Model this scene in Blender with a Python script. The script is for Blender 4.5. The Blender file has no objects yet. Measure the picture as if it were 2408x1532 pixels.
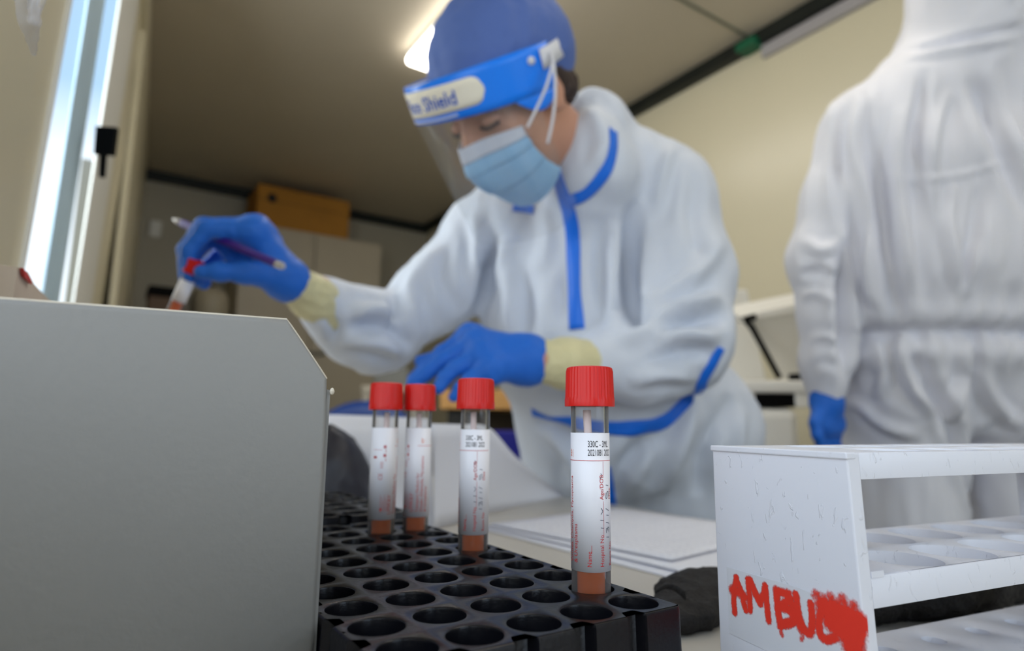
import bpy, bmesh, math, random
import numpy as np
from mathutils import Vector, Matrix, noise
from mathutils.bvhtree import BVHTree

random.seed(4)
SC = bpy.context.scene
COL = SC.collection
PI = math.pi
R = math.radians

# ------------------------------------------------------------------ camera frame
F = 1460.0                       # focal length in pixels of the 2408 px wide frame
CX, CY = 1204.0, 766.0
PITCH = math.atan((994 - 766) / F)
ROLL = R(0.6)
YAW = R(-33.7)                   # room axes: +Y runs away along the right wall, +X along the back wall
TABLE_Z = 0.75
RACK_H = 0.045
CAM = np.array([0.0, 0.0, TABLE_Z + RACK_H + 0.0665])
def _frame():
    fw = np.array([0, math.cos(PITCH), math.sin(PITCH)]); rt = np.array([1.0, 0, 0]); up = np.cross(rt, fw)
    c, s = math.cos(ROLL), math.sin(ROLL)
    rt, up = c * rt + s * up, -s * rt + c * up
    cy, sy = math.cos(YAW), math.sin(YAW)
    M = np.array([[cy, -sy, 0], [sy, cy, 0], [0, 0, 1]])
    return M @ rt, M @ up, M @ fw
RT, UP, FW = _frame()
def ray(x, y):
    return FW + RT * (x - CX) / F - UP * (y - CY) / F
def W(x, y, d):                  # world point seen at a pixel, at a real distance along the view
    return CAM + ray(x, y) * d
def on_z(x, y, z):
    r = ray(x, y); return CAM + r * ((z - CAM[2]) / r[2])
def on_y(x, y, Y):
    r = ray(x, y); return CAM + r * ((Y - CAM[1]) / r[1])
def on_x(x, y, X):
    r = ray(x, y); return CAM + r * ((X - CAM[0]) / r[0])
def on_plane(x, y, p, n):
    r = ray(x, y); return CAM + r * (np.dot(np.array(p) - CAM, n) / np.dot(r, n))
def cam_vec(v):
    v = np.array(v, float); w = RT * v[0] + UP * v[1] - FW * v[2]
    return w / np.linalg.norm(w)
def view_vec(v, elev):                # right / up / towards-viewer, seen along a line of sight raised by elev
    x, y, z = v; c, s_ = math.cos(elev), math.sin(elev)
    return cam_vec((x, y * c - z * s_, y * s_ + z * c))
def unit(v):
    v = np.array(v, float); return v / np.linalg.norm(v)
def project(p):
    d = np.asarray(p, float) - CAM; z = d @ FW
    return CX + F * (d @ RT) / z, CY - F * (d @ UP) / z, z

# ------------------------------------------------------------------ materials
MATS = {}
def mat(name, color, rough=0.5, metal=0.0, spec=0.5, bump=0.0, bscale=40.0, var=0.0, vscale=6.0, stretch=(1, 1, 1),
        trans=0.0, ior=1.45, coat=0.0, emis=None, estr=0.0, sss=0.0, alpha=1.0):
    m = bpy.data.materials.new(name); m.use_nodes = True
    nt = m.node_tree; b = nt.nodes['Principled BSDF']
    b.inputs['Base Color'].default_value = (*color, 1)
    b.inputs['Roughness'].default_value = rough; b.inputs['Metallic'].default_value = metal
    b.inputs['Specular IOR Level'].default_value = spec; b.inputs['IOR'].default_value = ior
    b.inputs['Transmission Weight'].default_value = trans; b.inputs['Coat Weight'].default_value = coat
    b.inputs['Alpha'].default_value = alpha
    if sss:
        b.inputs['Subsurface Weight'].default_value = sss; b.inputs['Subsurface Radius'].default_value = (0.02, 0.012, 0.008)
        b.inputs['Subsurface Scale'].default_value = 0.5
    if emis:
        b.inputs['Emission Color'].default_value = (*emis, 1); b.inputs['Emission Strength'].default_value = estr
    tc = nt.nodes.new('ShaderNodeTexCoord'); mp = nt.nodes.new('ShaderNodeMapping')
    mp.inputs['Scale'].default_value = stretch
    nt.links.new(tc.outputs['Object'], mp.inputs['Vector'])
    if var:
        n = nt.nodes.new('ShaderNodeTexNoise'); n.inputs['Scale'].default_value = vscale; n.inputs['Detail'].default_value = 6
        nt.links.new(mp.outputs['Vector'], n.inputs['Vector'])
        r = nt.nodes.new('ShaderNodeValToRGB')
        r.color_ramp.elements[0].position = 0.3; r.color_ramp.elements[1].position = 0.7
        r.color_ramp.elements[0].color = (*[max(0, c * (1 - var)) for c in color], 1)
        r.color_ramp.elements[1].color = (*[min(1, c * (1 + var)) for c in color], 1)
        nt.links.new(n.outputs['Fac'], r.inputs['Fac']); nt.links.new(r.outputs['Color'], b.inputs['Base Color'])
    if bump:
        n2 = nt.nodes.new('ShaderNodeTexNoise'); n2.inputs['Scale'].default_value = bscale; n2.inputs['Detail'].default_value = 5
        nt.links.new(mp.outputs['Vector'], n2.inputs['Vector'])
        bp = nt.nodes.new('ShaderNodeBump'); bp.inputs['Strength'].default_value = bump; bp.inputs['Distance'].default_value = 0.002
        nt.links.new(n2.outputs['Fac'], bp.inputs['Height']); nt.links.new(bp.outputs['Normal'], b.inputs['Normal'])
    MATS[name] = m
    return m
def srgb(r, g, b):
    f = lambda c: ((c / 255) / 12.92) if c / 255 <= 0.04045 else (((c / 255) + 0.055) / 1.055) ** 2.4
    return (f(r), f(g), f(b))

# ------------------------------------------------------------------ mesh helpers
def mk(name, verts, faces, m, parent=None, smooth=False, flat_angle=None):
    me = bpy.data.meshes.new(name)
    me.from_pydata([tuple(map(float, v)) for v in verts], [], [tuple(map(int, f)) for f in faces])
    me.materials.append(m)
    bm = bmesh.new(); bm.from_mesh(me)
    bmesh.ops.remove_doubles(bm, verts=bm.verts, dist=1e-6)
    bmesh.ops.recalc_face_normals(bm, faces=bm.faces)
    if flat_angle is not None:
        for e in bm.edges:
            if len(e.link_faces) == 2 and e.calc_face_angle(0) > flat_angle: e.smooth = False
    bm.to_mesh(me); bm.free()
    if smooth or flat_angle is not None:
        me.polygons.foreach_set('use_smooth', [True] * len(me.polygons))
    o = bpy.data.objects.new(name, me); COL.objects.link(o)
    if parent is not None: o.parent = parent
    return o
def rebase(o, loc):
    """move an object's origin (children stay where they are in the world)"""
    loc = Vector(loc); o.data.transform(Matrix.Translation(-loc)); o.location = loc
def empty(name, loc=(0, 0, 0), rz=0):
    o = bpy.data.objects.new(name, None); COL.objects.link(o); o.location = Vector(loc); o.rotation_euler = (0, 0, rz)
    o.empty_display_size = 0.02
    return o
def tag(o, label, cat, group=None, kind=None):
    o['label'] = label; o['category'] = cat
    if group: o['group'] = group
    if kind: o['kind'] = kind
    return o
def struct(o):
    o['kind'] = 'structure'; return o
class MB:
    def __init__(s): s.v = []; s.f = []
    def add(s, v, f):
        n = len(s.v); s.v += [tuple(map(float, q)) for q in v]; s.f += [tuple(n + int(i) for i in q) for q in f]; return s
    def box(s, lo, hi, M=None, bev=0.0):
        bm = bmesh.new(); bmesh.ops.create_cube(bm, size=1)
        for v in bm.verts:
            v.co = Vector([lo[i] + (v.co[i] + .5) * (hi[i] - lo[i]) for i in range(3)])
        if bev: bmesh.ops.bevel(bm, geom=bm.edges[:], offset=bev, segments=2, profile=.5, affect='EDGES')
        bm.verts.index_update()
        vs = [(M @ v.co if M is not None else v.co.copy()) for v in bm.verts]
        fs = [[v.index for v in f.verts] for f in bm.faces]; bm.free()
        return s.add(vs, fs)
    def lathe(s, prof, n=32, M=None, ripple=None):
        vs = []; fs = []
        for i, (r, z) in enumerate(prof):
            for k in range(n):
                a = 2 * PI * k / n; rr = r + (ripple(i, k) if ripple else 0)
                p = Vector((rr * math.cos(a), rr * math.sin(a), z)); vs.append(M @ p if M is not None else p)
        for i in range(len(prof) - 1):
            for k in range(n):
                fs.append((i * n + k, i * n + (k + 1) % n, (i + 1) * n + (k + 1) % n, (i + 1) * n + k))
        return s.add(vs, fs)
    def tube(s, pts, r, n=10, caps=True):
        pts = [Vector(p) for p in pts]; rs = r if isinstance(r, (list, tuple)) else [r] * len(pts)
        vs = []; fs = []; ref = None
        for i, p in enumerate(pts):
            t = (pts[min(i + 1, len(pts) - 1)] - pts[max(i - 1, 0)]).normalized()
            if ref is None: ref = t.orthogonal().normalized()
            ref = (ref - t * ref.dot(t)).normalized(); b = t.cross(ref)
            for k in range(n):
                a = 2 * PI * k / n; vs.append(p + (ref * math.cos(a) + b * math.sin(a)) * rs[i])
        for i in range(len(pts) - 1):
            for k in range(n):
                fs.append((i * n + k, i * n + (k + 1) % n, (i + 1) * n + (k + 1) % n, (i + 1) * n + k))
        if caps: fs += [tuple(range(n))[::-1], tuple((len(pts) - 1) * n + k for k in range(n))]
        return s.add(vs, fs)
    def ell(s, c, r, ax=None, nu=24, nv=14):
        ax = [np.array((1, 0, 0)), np.array((0, 1, 0)), np.array((0, 0, 1))] if ax is None else ax
        vs = []; fs = []
        for i in range(nv + 1):
            th = PI * i / nv
            for k in range(nu):
                ph = 2 * PI * k / nu
                vs.append(np.array(c) + ax[0] * r[0] * math.sin(th) * math.cos(ph) + ax[1] * r[1] * math.sin(th) * math.sin(ph) + ax[2] * r[2] * math.cos(th))
        for i in range(nv):
            for k in range(nu):
                fs.append((i * nu + k, i * nu + (k + 1) % nu, (i + 1) * nu + (k + 1) % nu, (i + 1) * nu + k))
        return s.add(vs, fs)
    def grid(s, P):                                   # P[i][j] points
        P = [[np.array(q, float) for q in row] for row in P]; n = len(P[0])
        return s.add([q for row in P for q in row],
                     [(i * n + j, i * n + j + 1, (i + 1) * n + j + 1, (i + 1) * n + j) for i in range(len(P) - 1) for j in range(n - 1)])
    def sheet(s, P, t):                               # a grid given real thickness
        P = np.array(P, float); ni, nj, _ = P.shape
        du = np.gradient(P, axis=0); dv = np.gradient(P, axis=1); N = np.cross(du, dv)
        N /= (np.linalg.norm(N, axis=2, keepdims=True) + 1e-12)
        A = P + N * t / 2; B = P - N * t / 2
        vs = list(A.reshape(-1, 3)) + list(B.reshape(-1, 3)); o = ni * nj; fs = []
        idx = lambda i, j: i * nj + j
        for i in range(ni - 1):
            for j in range(nj - 1):
                q = (idx(i, j), idx(i, j + 1), idx(i + 1, j + 1), idx(i + 1, j)); fs.append(q); fs.append(tuple(o + k for k in q[::-1]))
        ring = [idx(i, 0) for i in range(ni)] + [idx(ni - 1, j) for j in range(1, nj)] + [idx(i, nj - 1) for i in range(ni - 2, -1, -1)] + [idx(0, j) for j in range(nj - 2, 0, -1)]
        for a, b in zip(ring, ring[1:] + ring[:1]): fs.append((a, b, o + b, o + a))
        return s.add(vs, fs)
    def prism(s, poly, d):                            # planar polygon extruded along vector d
        poly = [np.array(p, float) for p in poly]; n = len(poly); d = np.array(d, float)
        return s.add(poly + [p + d for p in poly], [tuple(range(n)), tuple(range(2 * n - 1, n - 1, -1))] + [(i, (i + 1) % n, n + (i + 1) % n, n + i) for i in range(n)])
    def build(s, name, m, parent=None, smooth=False, flat_angle=None):
        return mk(name, s.v, s.f, m, parent, smooth, flat_angle)
def quad_grid(a, b, c, d, n=10, m=10):                # bilinear patch a-b / d-c
    a, b, c, d = [np.array(q, float) for q in (a, b, c, d)]
    return [[(a * (1 - u) + b * u) * (1 - v) + (d * (1 - u) + c * u) * v for u in np.linspace(0, 1, n)] for v in np.linspace(0, 1, m)]
def text_mesh(body, size, bold=0.0):
    cu = bpy.data.curves.new('lettering_source', 'FONT'); cu.body = body; cu.size = size; cu.resolution_u = 3; cu.offset = bold
    o = bpy.data.objects.new('lettering_source', cu); me = o.to_mesh()
    v = np.array([tuple(q.co) for q in me.vertices]).reshape(-1, 3); f = [tuple(p.vertices) for p in me.polygons]
    o.to_mesh_clear(); bpy.data.objects.remove(o); bpy.data.curves.remove(cu)
    return v, f
def smooth_path(pts, n):
    """Catmull-Rom through the points"""
    P = [np.array(p, float) for p in pts]; P = [2 * P[0] - P[1]] + P + [2 * P[-1] - P[-2]]; out = []
    segs = len(P) - 3
    for t in np.linspace(0, segs - 1e-6, n):
        i = int(t); u = t - i; a, b, c, d = P[i:i + 4]
        out.append(0.5 * ((2 * b) + (c - a) * u + (2 * a - 5 * b + 4 * c - d) * u * u + (3 * b - a - 3 * c + d) * u ** 3))
    return out

# ------------------------------------------------------------------ distance-field bodies (one continuous surface each)
def smin(a, b, k):
    h = np.maximum(k - np.abs(a - b), 0) / k
    return np.minimum(a, b) - h * h * k * 0.25
class Field:
    def __init__(s): s.ops = []; s.lo = np.full(3, 1e9); s.hi = np.full(3, -1e9)
    def _b(s, p, r): s.lo = np.minimum(s.lo, np.array(p) - r); s.hi = np.maximum(s.hi, np.array(p) + r)
    def cone(s, a, ra, b, rb, k=0.03):
        s.ops.append(('c', np.array(a, float), np.array(b, float), ra, rb, k)); s._b(a, ra); s._b(b, rb); return s
    def chain(s, pts, k=0.03):                        # pts: [(point, radius), ...]
        for (a, ra), (b, rb) in zip(pts, pts[1:]): s.cone(a, ra, b, rb, k)
        return s
    def ell(s, c, r, ax=None, k=0.03):
        ax = np.eye(3) if ax is None else np.array(ax, float)
        s.ops.append(('e', np.array(c, float), np.array(r, float), ax, k)); s._b(c, max(r)); return s
    def ev(s, X):
        D = None
        for o in s.ops:
            if o[0] == 'c':
                _, a, b, ra, rb, k = o; ba = b - a; L = max(ba @ ba, 1e-9)
                t = np.clip((X - a) @ ba / L, 0, 1); d = np.linalg.norm(X - a - t[:, None] * ba, axis=1) - (ra + (rb - ra) * t)
            else:
                _, c, r, ax, k = o; q = (X - c) @ ax.T; k0 = np.linalg.norm(q / r, axis=1); k1 = np.linalg.norm(q / (r * r), axis=1)
                d = k0 * (k0 - 1) / np.maximum(k1, 1e-6)
            D = d if D is None else smin(D, d, k)
        return D
    def mesh(s, h, pad=0.03, lo=None, hi=None, sm=2):
        lo = s.lo - pad if lo is None else np.maximum(s.lo - pad, lo); hi = s.hi + pad if hi is None else np.minimum(s.hi + pad, hi)
        n = np.ceil((hi - lo) / h).astype(int) + 1
        ax = [lo[i] + h * np.arange(n[i]) for i in range(3)]
        V = np.empty(n, np.float32)
        YY, ZZ = np.meshgrid(ax[1], ax[2], indexing='ij')
        for i0 in range(0, n[0], 16):
            xs = ax[0][i0:i0 + 16]
            X = np.empty((len(xs),) + YY.shape + (3,)); X[..., 0] = xs[:, None, None]; X[..., 1] = YY; X[..., 2] = ZZ
            V[i0:i0 + 16] = s.ev(X.reshape(-1, 3)).reshape(len(xs), n[1], n[2])
        v, f = surface_nets(V, lo, h)
        return relax(v, f, sm), f
def surface_nets(V, lo, h):
    S = V < 0
    c = [S[i:S.shape[0] - 1 + i, j:S.shape[1] - 1 + j, k:S.shape[2] - 1 + k] for i in (0, 1) for j in (0, 1) for k in (0, 1)]
    tot = sum(q.astype(np.int8) for q in c); act = (tot > 0) & (tot < 8)
    I = np.argwhere(act); idx = -np.ones(act.shape, int); idx[act] = np.arange(len(I))
    corners = np.array([(i, j, k) for i in (0, 1) for j in (0, 1) for k in (0, 1)])
    val = np.stack([V[I[:, 0] + a, I[:, 1] + b, I[:, 2] + cc] for a, b, cc in corners], 1)
    acc = np.zeros((len(I), 3)); cnt = np.zeros(len(I))
    for e in range(8):
        for g in range(e + 1, 8):
            if np.abs(corners[e] - corners[g]).sum() != 1: continue
            va, vb = val[:, e], val[:, g]; m = (va < 0) != (vb < 0)
            t = np.where(m, va / np.where(m, va - vb, 1), 0)
            p = corners[e] + t[:, None] * (corners[g] - corners[e]); acc[m] += p[m]; cnt[m] += 1
    v = lo + h * (I + acc / cnt[:, None])
    faces = []
    for a in range(3):
        b, d = (a + 1) % 3, (a + 2) % 3
        sl0 = [slice(None)] * 3; sl1 = [slice(None)] * 3
        sl0[a] = slice(0, -1); sl1[a] = slice(1, None)
        ch = S[tuple(sl0)] != S[tuple(sl1)]
        E = np.argwhere(ch)
        ok = (E[:, b] > 0) & (E[:, d] > 0) & (E[:, b] < V.shape[b] - 1) & (E[:, d] < V.shape[d] - 1); E = E[ok]
        def cell(db, dd):
            q = E.copy(); q[:, b] -= db; q[:, d] -= dd; return idx[q[:, 0], q[:, 1], q[:, 2]]
        Q = np.stack([cell(1, 1), cell(0, 1), cell(0, 0), cell(1, 0)], 1)
        flip = ~S[tuple(E.T)]; Q[flip] = Q[flip][:, ::-1]
        faces.append(Q)
    return v, np.concatenate(faces)
def edges_of(f):
    E = np.concatenate([f[:, [0, 1]], f[:, [1, 2]], f[:, [2, 3]], f[:, [3, 0]]]); E.sort(1); return np.unique(E, axis=0)
def relax(v, f, it, lam=0.5):
    E = edges_of(f); deg = np.bincount(E.ravel(), minlength=len(v))[:, None]
    for _ in range(it):
        acc = np.zeros_like(v); np.add.at(acc, E[:, 0], v[E[:, 1]]); np.add.at(acc, E[:, 1], v[E[:, 0]])
        v = v + lam * (acc / np.maximum(deg, 1) - v)
    return v
def normals(v, f):
    N = np.zeros_like(v); fn = np.cross(v[f[:, 2]] - v[f[:, 0]], v[f[:, 3]] - v[f[:, 1]])
    for i in range(4): np.add.at(N, f[:, i], fn)
    return N / (np.linalg.norm(N, axis=1, keepdims=True) + 1e-12)
def bvh_of(v, f): return BVHTree.FromPolygons([tuple(q) for q in v], [tuple(q) for q in f])
def hit(bvh, x, y, dflt=1.1):
    r = Vector(ray(x, y)); L = r.length; h = bvh.ray_cast(Vector(CAM), r / L)
    return (np.array(h[0]), np.array(h[1])) if h[0] is not None else (None, None)
def seg_dist(X, pts):
    """distance to polyline and position along it 0..1"""
    best = np.full(len(X), 1e9); par = np.zeros(len(X)); n = len(pts) - 1
    for i in range(n):
        a, b = pts[i], pts[i + 1]; ba = b - a; L = max(ba @ ba, 1e-12)
        t = np.clip((X - a) @ ba / L, 0, 1); d = np.linalg.norm(X - a - t[:, None] * ba, axis=1)
        m = d < best; best[m] = d[m]; par[m] = (i + t[m]) / n
    return best, par
def add_folds(v, f, folds):
    """cloth folds: ridges (+) and valleys (-) laid on the surface along the given lines"""
    bvh = bvh_of(v, f); N = normals(v, f); D = np.zeros(len(v))
    for pts, amp, w in folds:
        amp *= 1.75; w = w * .85
        sp = smooth_path([np.array((p[0], p[1], 0.0)) for p in pts], max(5, 4 * len(pts)))
        P = [hit(bvh, q[0], q[1])[0] for q in sp]; P = [q for q in P if q is not None]
        if len(P) < 2: continue
        near = np.linalg.norm(v - np.mean(P, axis=0), axis=1) < 0.6
        d, t = seg_dist(v[near], P)
        taper = np.sin(PI * np.clip(t, 0.0, 1.0)) ** .7
        D[near] += amp * taper * (np.exp(-(d / w) ** 2) - 0.35 * np.exp(-((d - 1.9 * w) / (0.9 * w)) ** 2))
    return v + N * D[:, None]
def cloth_noise(v, f, amp, scale, stretch=(1, 1, 1), seed=0, ridged=True):
    N = normals(v, f); s = np.array(stretch) * scale; D = np.empty(len(v))
    for i, p in enumerate(v):
        q = Vector((p[0] * s[0] + seed, p[1] * s[1] - seed, p[2] * s[2] + 2 * seed))
        a = noise.noise(q); b = noise.noise(q * 2.1 + Vector((5, 1, 3)))
        D[i] = (0.5 - abs(a) * 1.6) + 0.4 * (0.5 - abs(b) * 1.6) if ridged else a + .4 * b
    return v + N * (amp * D)[:, None]
def ribbon(name, bvh, pts, width, m, parent, off=0.0015, n=40, widths=None):
    """a tape lying on a surface along a line of sight points"""
    sp = smooth_path([np.array((p[0], p[1], 0.0)) for p in pts], n); P = []; Nn = []
    for q in sp:
        p, nn = hit(bvh, q[0], q[1])
        if p is None: continue
        P.append(p); Nn.append(nn if nn @ FW < 0 else -nn)
    P = np.array(P); Nn = np.array(Nn)
    for _ in range(3):
        P[1:-1] = .25 * P[:-2] + .5 * P[1:-1] + .25 * P[2:]; Nn[1:-1] = .25 * Nn[:-2] + .5 * Nn[1:-1] + .25 * Nn[2:]
    T = np.gradient(P, axis=0); rows = []
    for i in range(len(P)):
        t = unit(T[i]); nn = unit(Nn[i] - t * (Nn[i] @ t)); s = np.cross(t, nn)
        w = width if widths is None else np.interp(i / (len(P) - 1), np.linspace(0, 1, len(widths)), widths)
        row = []
        for u in np.linspace(-.5, .5, 5):
            q = P[i] + s * u * w; r = bvh.find_nearest(Vector(q))
            base = np.array(r[0]); bn = np.array(r[1]); bn = bn if bn @ nn > 0 else -bn
            row.append(base + bn * off)
        rows.append(row)
    return MB().sheet(rows, off * 0.9).build(name, m, parent, smooth=True)
def px(r, d): return r * d / F            # a pixel radius at depth d, in metres

# ================================================================== MATERIALS
M_CEIL = mat('ceiling_panel', srgb(192, 182, 164), .6, bump=.08, bscale=120, var=.03, vscale=2)
M_WALL = mat('cream_wall_panel', srgb(214, 206, 180), .30, spec=.85, bump=.05, bscale=90, var=.02, vscale=1.5)
M_WALLB = mat('back_wall_panel', srgb(172, 166, 150), .45, bump=.05, bscale=90, var=.03, vscale=1.5)
M_FLOOR = mat('grey_vinyl_floor', srgb(120, 118, 112), .4, var=.12, vscale=14)
M_TRIM = mat('dark_green_black_trim', srgb(16, 22, 18), .5, var=.2, vscale=10)
M_DUCT = mat('grey_cable_duct', srgb(168, 164, 166), .5)
M_GREEN = mat('green_tape', srgb(10, 92, 62), .5, var=.2)
M_PVC = mat('white_window_plastic', srgb(232, 232, 228), .35, bump=.03)
M_BLUEPVC = mat('blue_grey_window_frame', srgb(186, 212, 230), .4, var=.08)
M_BLACKP = mat('black_plastic', srgb(6, 6, 8), .7, spec=.12, bump=.05)
M_TABLE = mat('grey_worktop_laminate', srgb(196, 190, 180), .35, var=.03, vscale=30, bump=.04, bscale=300)
M_STEEL = mat('brushed_steel', srgb(150, 150, 150), .3, metal=1, bump=.05, bscale=80, stretch=(1, 1, 20))
M_CARTON = mat('grey_carton', srgb(139, 138, 136), .55, spec=.35, var=.025, vscale=9, bump=.10, bscale=420)
M_CARTEDGE = mat('carton_core', srgb(205, 196, 180), .8, var=.1, vscale=200)
M_RACK = mat('black_rack_plastic', srgb(13, 13, 18), .27, spec=.28, bump=.06, bscale=700, var=.08, vscale=25)
M_WRACK = mat('painted_white_rack', srgb(222, 223, 232), .38, spec=.45, bump=.0)
def chipped(m):
    nt = m.node_tree; b = nt.nodes['Principled BSDF']; tc = nt.nodes['Texture Coordinate']
    mp = nt.nodes.new('ShaderNodeMapping'); mp.inputs['Scale'].default_value = (1, 1, .45); mp.inputs['Rotation'].default_value = (.3, .1, 0)
    n = nt.nodes.new('ShaderNodeTexNoise'); n.inputs['Scale'].default_value = 330; n.inputs['Detail'].default_value = 5; n.inputs['Distortion'].default_value = .7
    r = nt.nodes.new('ShaderNodeValToRGB'); r.color_ramp.elements[0].position = .635; r.color_ramp.elements[1].position = .68
    g = nt.nodes.new('ShaderNodeTexNoise'); g.inputs['Scale'].default_value = 900
    ad = nt.nodes.new('ShaderNodeMath'); ad.operation = 'MULTIPLY_ADD'; ad.inputs[1].default_value = .06
    bp = nt.nodes.new('ShaderNodeBump'); bp.inputs['Strength'].default_value = .55; bp.inputs['Distance'].default_value = .0004
    nt.links.new(tc.outputs['Object'], mp.inputs['Vector']); nt.links.new(mp.outputs['Vector'], n.inputs['Vector'])
    nt.links.new(n.outputs['Fac'], r.inputs['Fac']); nt.links.new(tc.outputs['Object'], g.inputs['Vector'])
    nt.links.new(g.outputs['Fac'], ad.inputs[0]); nt.links.new(r.outputs['Color'], ad.inputs[2])
    nt.links.new(ad.outputs[0], bp.inputs['Height']); nt.links.new(bp.outputs['Normal'], b.inputs['Normal'])
chipped(M_WRACK)
M_TAPE = mat('clear_tape_over_paint', srgb(216, 217, 224), .22, spec=.5, bump=.05, bscale=300)
M_REDPAINT = mat('red_marker_paint', srgb(230, 56, 40), .5)
def feather(m, scale=1500, hard=2.0):
    """paint whose rim breaks up into specks (its own ragged outline)"""
    nt = m.node_tree; b = nt.nodes['Principled BSDF']; at = nt.nodes.new('ShaderNodeAttribute'); at.attribute_name = 'cover'
    tc = nt.nodes['Texture Coordinate']; n = nt.nodes.new('ShaderNodeTexNoise'); n.inputs['Scale'].default_value = scale; n.inputs['Detail'].default_value = 3
    nt.links.new(tc.outputs['Object'], n.inputs['Vector'])
    h = nt.nodes.new('ShaderNodeMath'); h.operation = 'MULTIPLY'; h.inputs[1].default_value = .62; nt.links.new(n.outputs['Fac'], h.inputs[0])
    a = nt.nodes.new('ShaderNodeMath'); a.operation = 'SUBTRACT'; nt.links.new(at.outputs['Fac'], a.inputs[0]); nt.links.new(h.outputs[0], a.inputs[1])
    c = nt.nodes.new('ShaderNodeMath'); c.operation = 'MULTIPLY'; c.inputs[1].default_value = hard; c.use_clamp = True
    nt.links.new(a.outputs[0], c.inputs[0]); nt.links.new(c.outputs[0], b.inputs['Alpha'])
feather(M_REDPAINT, 1100, 2.1)
M_PAPER = mat('white_paper', srgb(228, 228, 236), .7, var=.01)
M_PRINT = mat('printed_paper', srgb(228, 228, 236), .7)
def printed(m):
    nt = m.node_tree; b = nt.nodes['Principled BSDF']; tc = nt.nodes['Texture Coordinate']
    w = nt.nodes.new('ShaderNodeTexWave'); w.wave_type = 'BANDS'; w.bands_direction = 'X'; w.inputs['Scale'].default_value = 34
    n = nt.nodes.new('ShaderNodeTexNoise'); n.inputs['Scale'].default_value = 90
    mp = nt.nodes.new('ShaderNodeMapping'); mp.inputs['Scale'].default_value = (.3, 2.5, 1)
    nt.links.new(tc.outputs['Object'], w.inputs['Vector']); nt.links.new(tc.outputs['Object'], mp.inputs['Vector']); nt.links.new(mp.outputs['Vector'], n.inputs['Vector'])
    ml = nt.nodes.new('ShaderNodeMath'); ml.operation = 'MULTIPLY'; nt.links.new(w.outputs['Fac'], ml.inputs[0]); nt.links.new(n.outputs['Fac'], ml.inputs[1])
    r = nt.nodes.new('ShaderNodeValToRGB'); r.color_ramp.elements[0].position = .42; r.color_ramp.elements[1].position = .55
    r.color_ramp.elements[0].color = (*srgb(228, 228, 236), 1); r.color_ramp.elements[1].color = (*srgb(204, 204, 216), 1)
    nt.links.new(ml.outputs[0], r.inputs['Fac']); nt.links.new(r.outputs['Color'], b.inputs['Base Color'])
printed(M_PRINT)
M_BAG = mat('black_mesh_fabric', srgb(26, 23, 23), .75, bump=.9, bscale=420)
M_NAVY = mat('black_vinyl', srgb(34, 34, 44), .45, bump=.1, bscale=200)
M_CAP = mat('red_ribbed_plastic', srgb(205, 20, 14), .34, spec=.4, sss=.0)
M_CLEAR = bpy.data.materials.new('clear_tube_plastic'); M_CLEAR.use_nodes = True
def clear_plastic(nt, tint, edge, body):
    nt.nodes.clear(); out = nt.nodes.new('ShaderNodeOutputMaterial'); tr = nt.nodes.new('ShaderNodeBsdfTransparent'); tr.inputs['Color'].default_value = (*tint, 1)
    gl = nt.nodes.new('ShaderNodeBsdfGlossy'); gl.inputs['Roughness'].default_value = .04
    df = nt.nodes.new('ShaderNodeBsdfDiffuse'); df.inputs['Color'].default_value = (*body, 1)
    lw_ = nt.nodes.new('ShaderNodeLayerWeight'); lw_.inputs['Blend'].default_value = .22
    m0 = nt.nodes.new('ShaderNodeMixShader'); nt.links.new(lw_.outputs['Fresnel'], m0.inputs['Fac']); nt.links.new(tr.outputs[0], m0.inputs[1]); nt.links.new(gl.outputs[0], m0.inputs[2])
    ml_ = nt.nodes.new('ShaderNodeMath'); ml_.operation = 'MULTIPLY'; ml_.inputs[1].default_value = edge; nt.links.new(lw_.outputs['Facing'], ml_.inputs[0])
    ad_ = nt.nodes.new('ShaderNodeMath'); ad_.operation = 'ADD'; ad_.inputs[1].default_value = .015; nt.links.new(ml_.outputs[0], ad_.inputs[0])
    m1 = nt.nodes.new('ShaderNodeMixShader'); nt.links.new(ad_.outputs[0], m1.inputs['Fac']); nt.links.new(m0.outputs[0], m1.inputs[1]); nt.links.new(df.outputs[0], m1.inputs[2])
    nt.links.new(m1.outputs[0], out.inputs['Surface'])
clear_plastic(M_CLEAR.node_tree, (.98, .98, .98), .22, (.8, .78, .78))
M_LIQ = bpy.data.materials.new('orange_transport_liquid'); M_LIQ.use_nodes = True
def liquid(nt):
    nt.nodes.clear(); out = nt.nodes.new('ShaderNodeOutputMaterial'); tr = nt.nodes.new('ShaderNodeBsdfTransparent'); tr.inputs['Color'].default_value = (.95, .42, .22, 1)
    tl = nt.nodes.new('ShaderNodeBsdfTranslucent'); tl.inputs['Color'].default_value = (*srgb(255, 166, 98), 1); df = nt.nodes.new('ShaderNodeBsdfPrincipled'); df.inputs['Base Color'].default_value = (*srgb(255, 140, 78), 1); df.inputs['Roughness'].default_value = .1
    a = nt.nodes.new('ShaderNodeMixShader'); a.inputs['Fac'].default_value = .5; nt.links.new(tl.outputs[0], a.inputs[1]); nt.links.new(df.outputs[0], a.inputs[2])
    b = nt.nodes.new('ShaderNodeMixShader'); b.inputs['Fac'].default_value = .92; nt.links.new(tr.outputs[0], b.inputs[1]); nt.links.new(a.outputs[0], b.inputs[2]); nt.links.new(b.outputs[0], out.inputs['Surface'])
liquid(M_LIQ.node_tree)
M_LABEL = mat('white_label_film', srgb(238, 236, 242), .32, spec=.4)
M_INKR = mat('red_ink', srgb(200, 52, 56), .6)
M_INKP = mat('pale_red_ink', srgb(206, 110, 116), .6)
M_INKK = mat('black_ink', srgb(32, 32, 38), .6)
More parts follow.
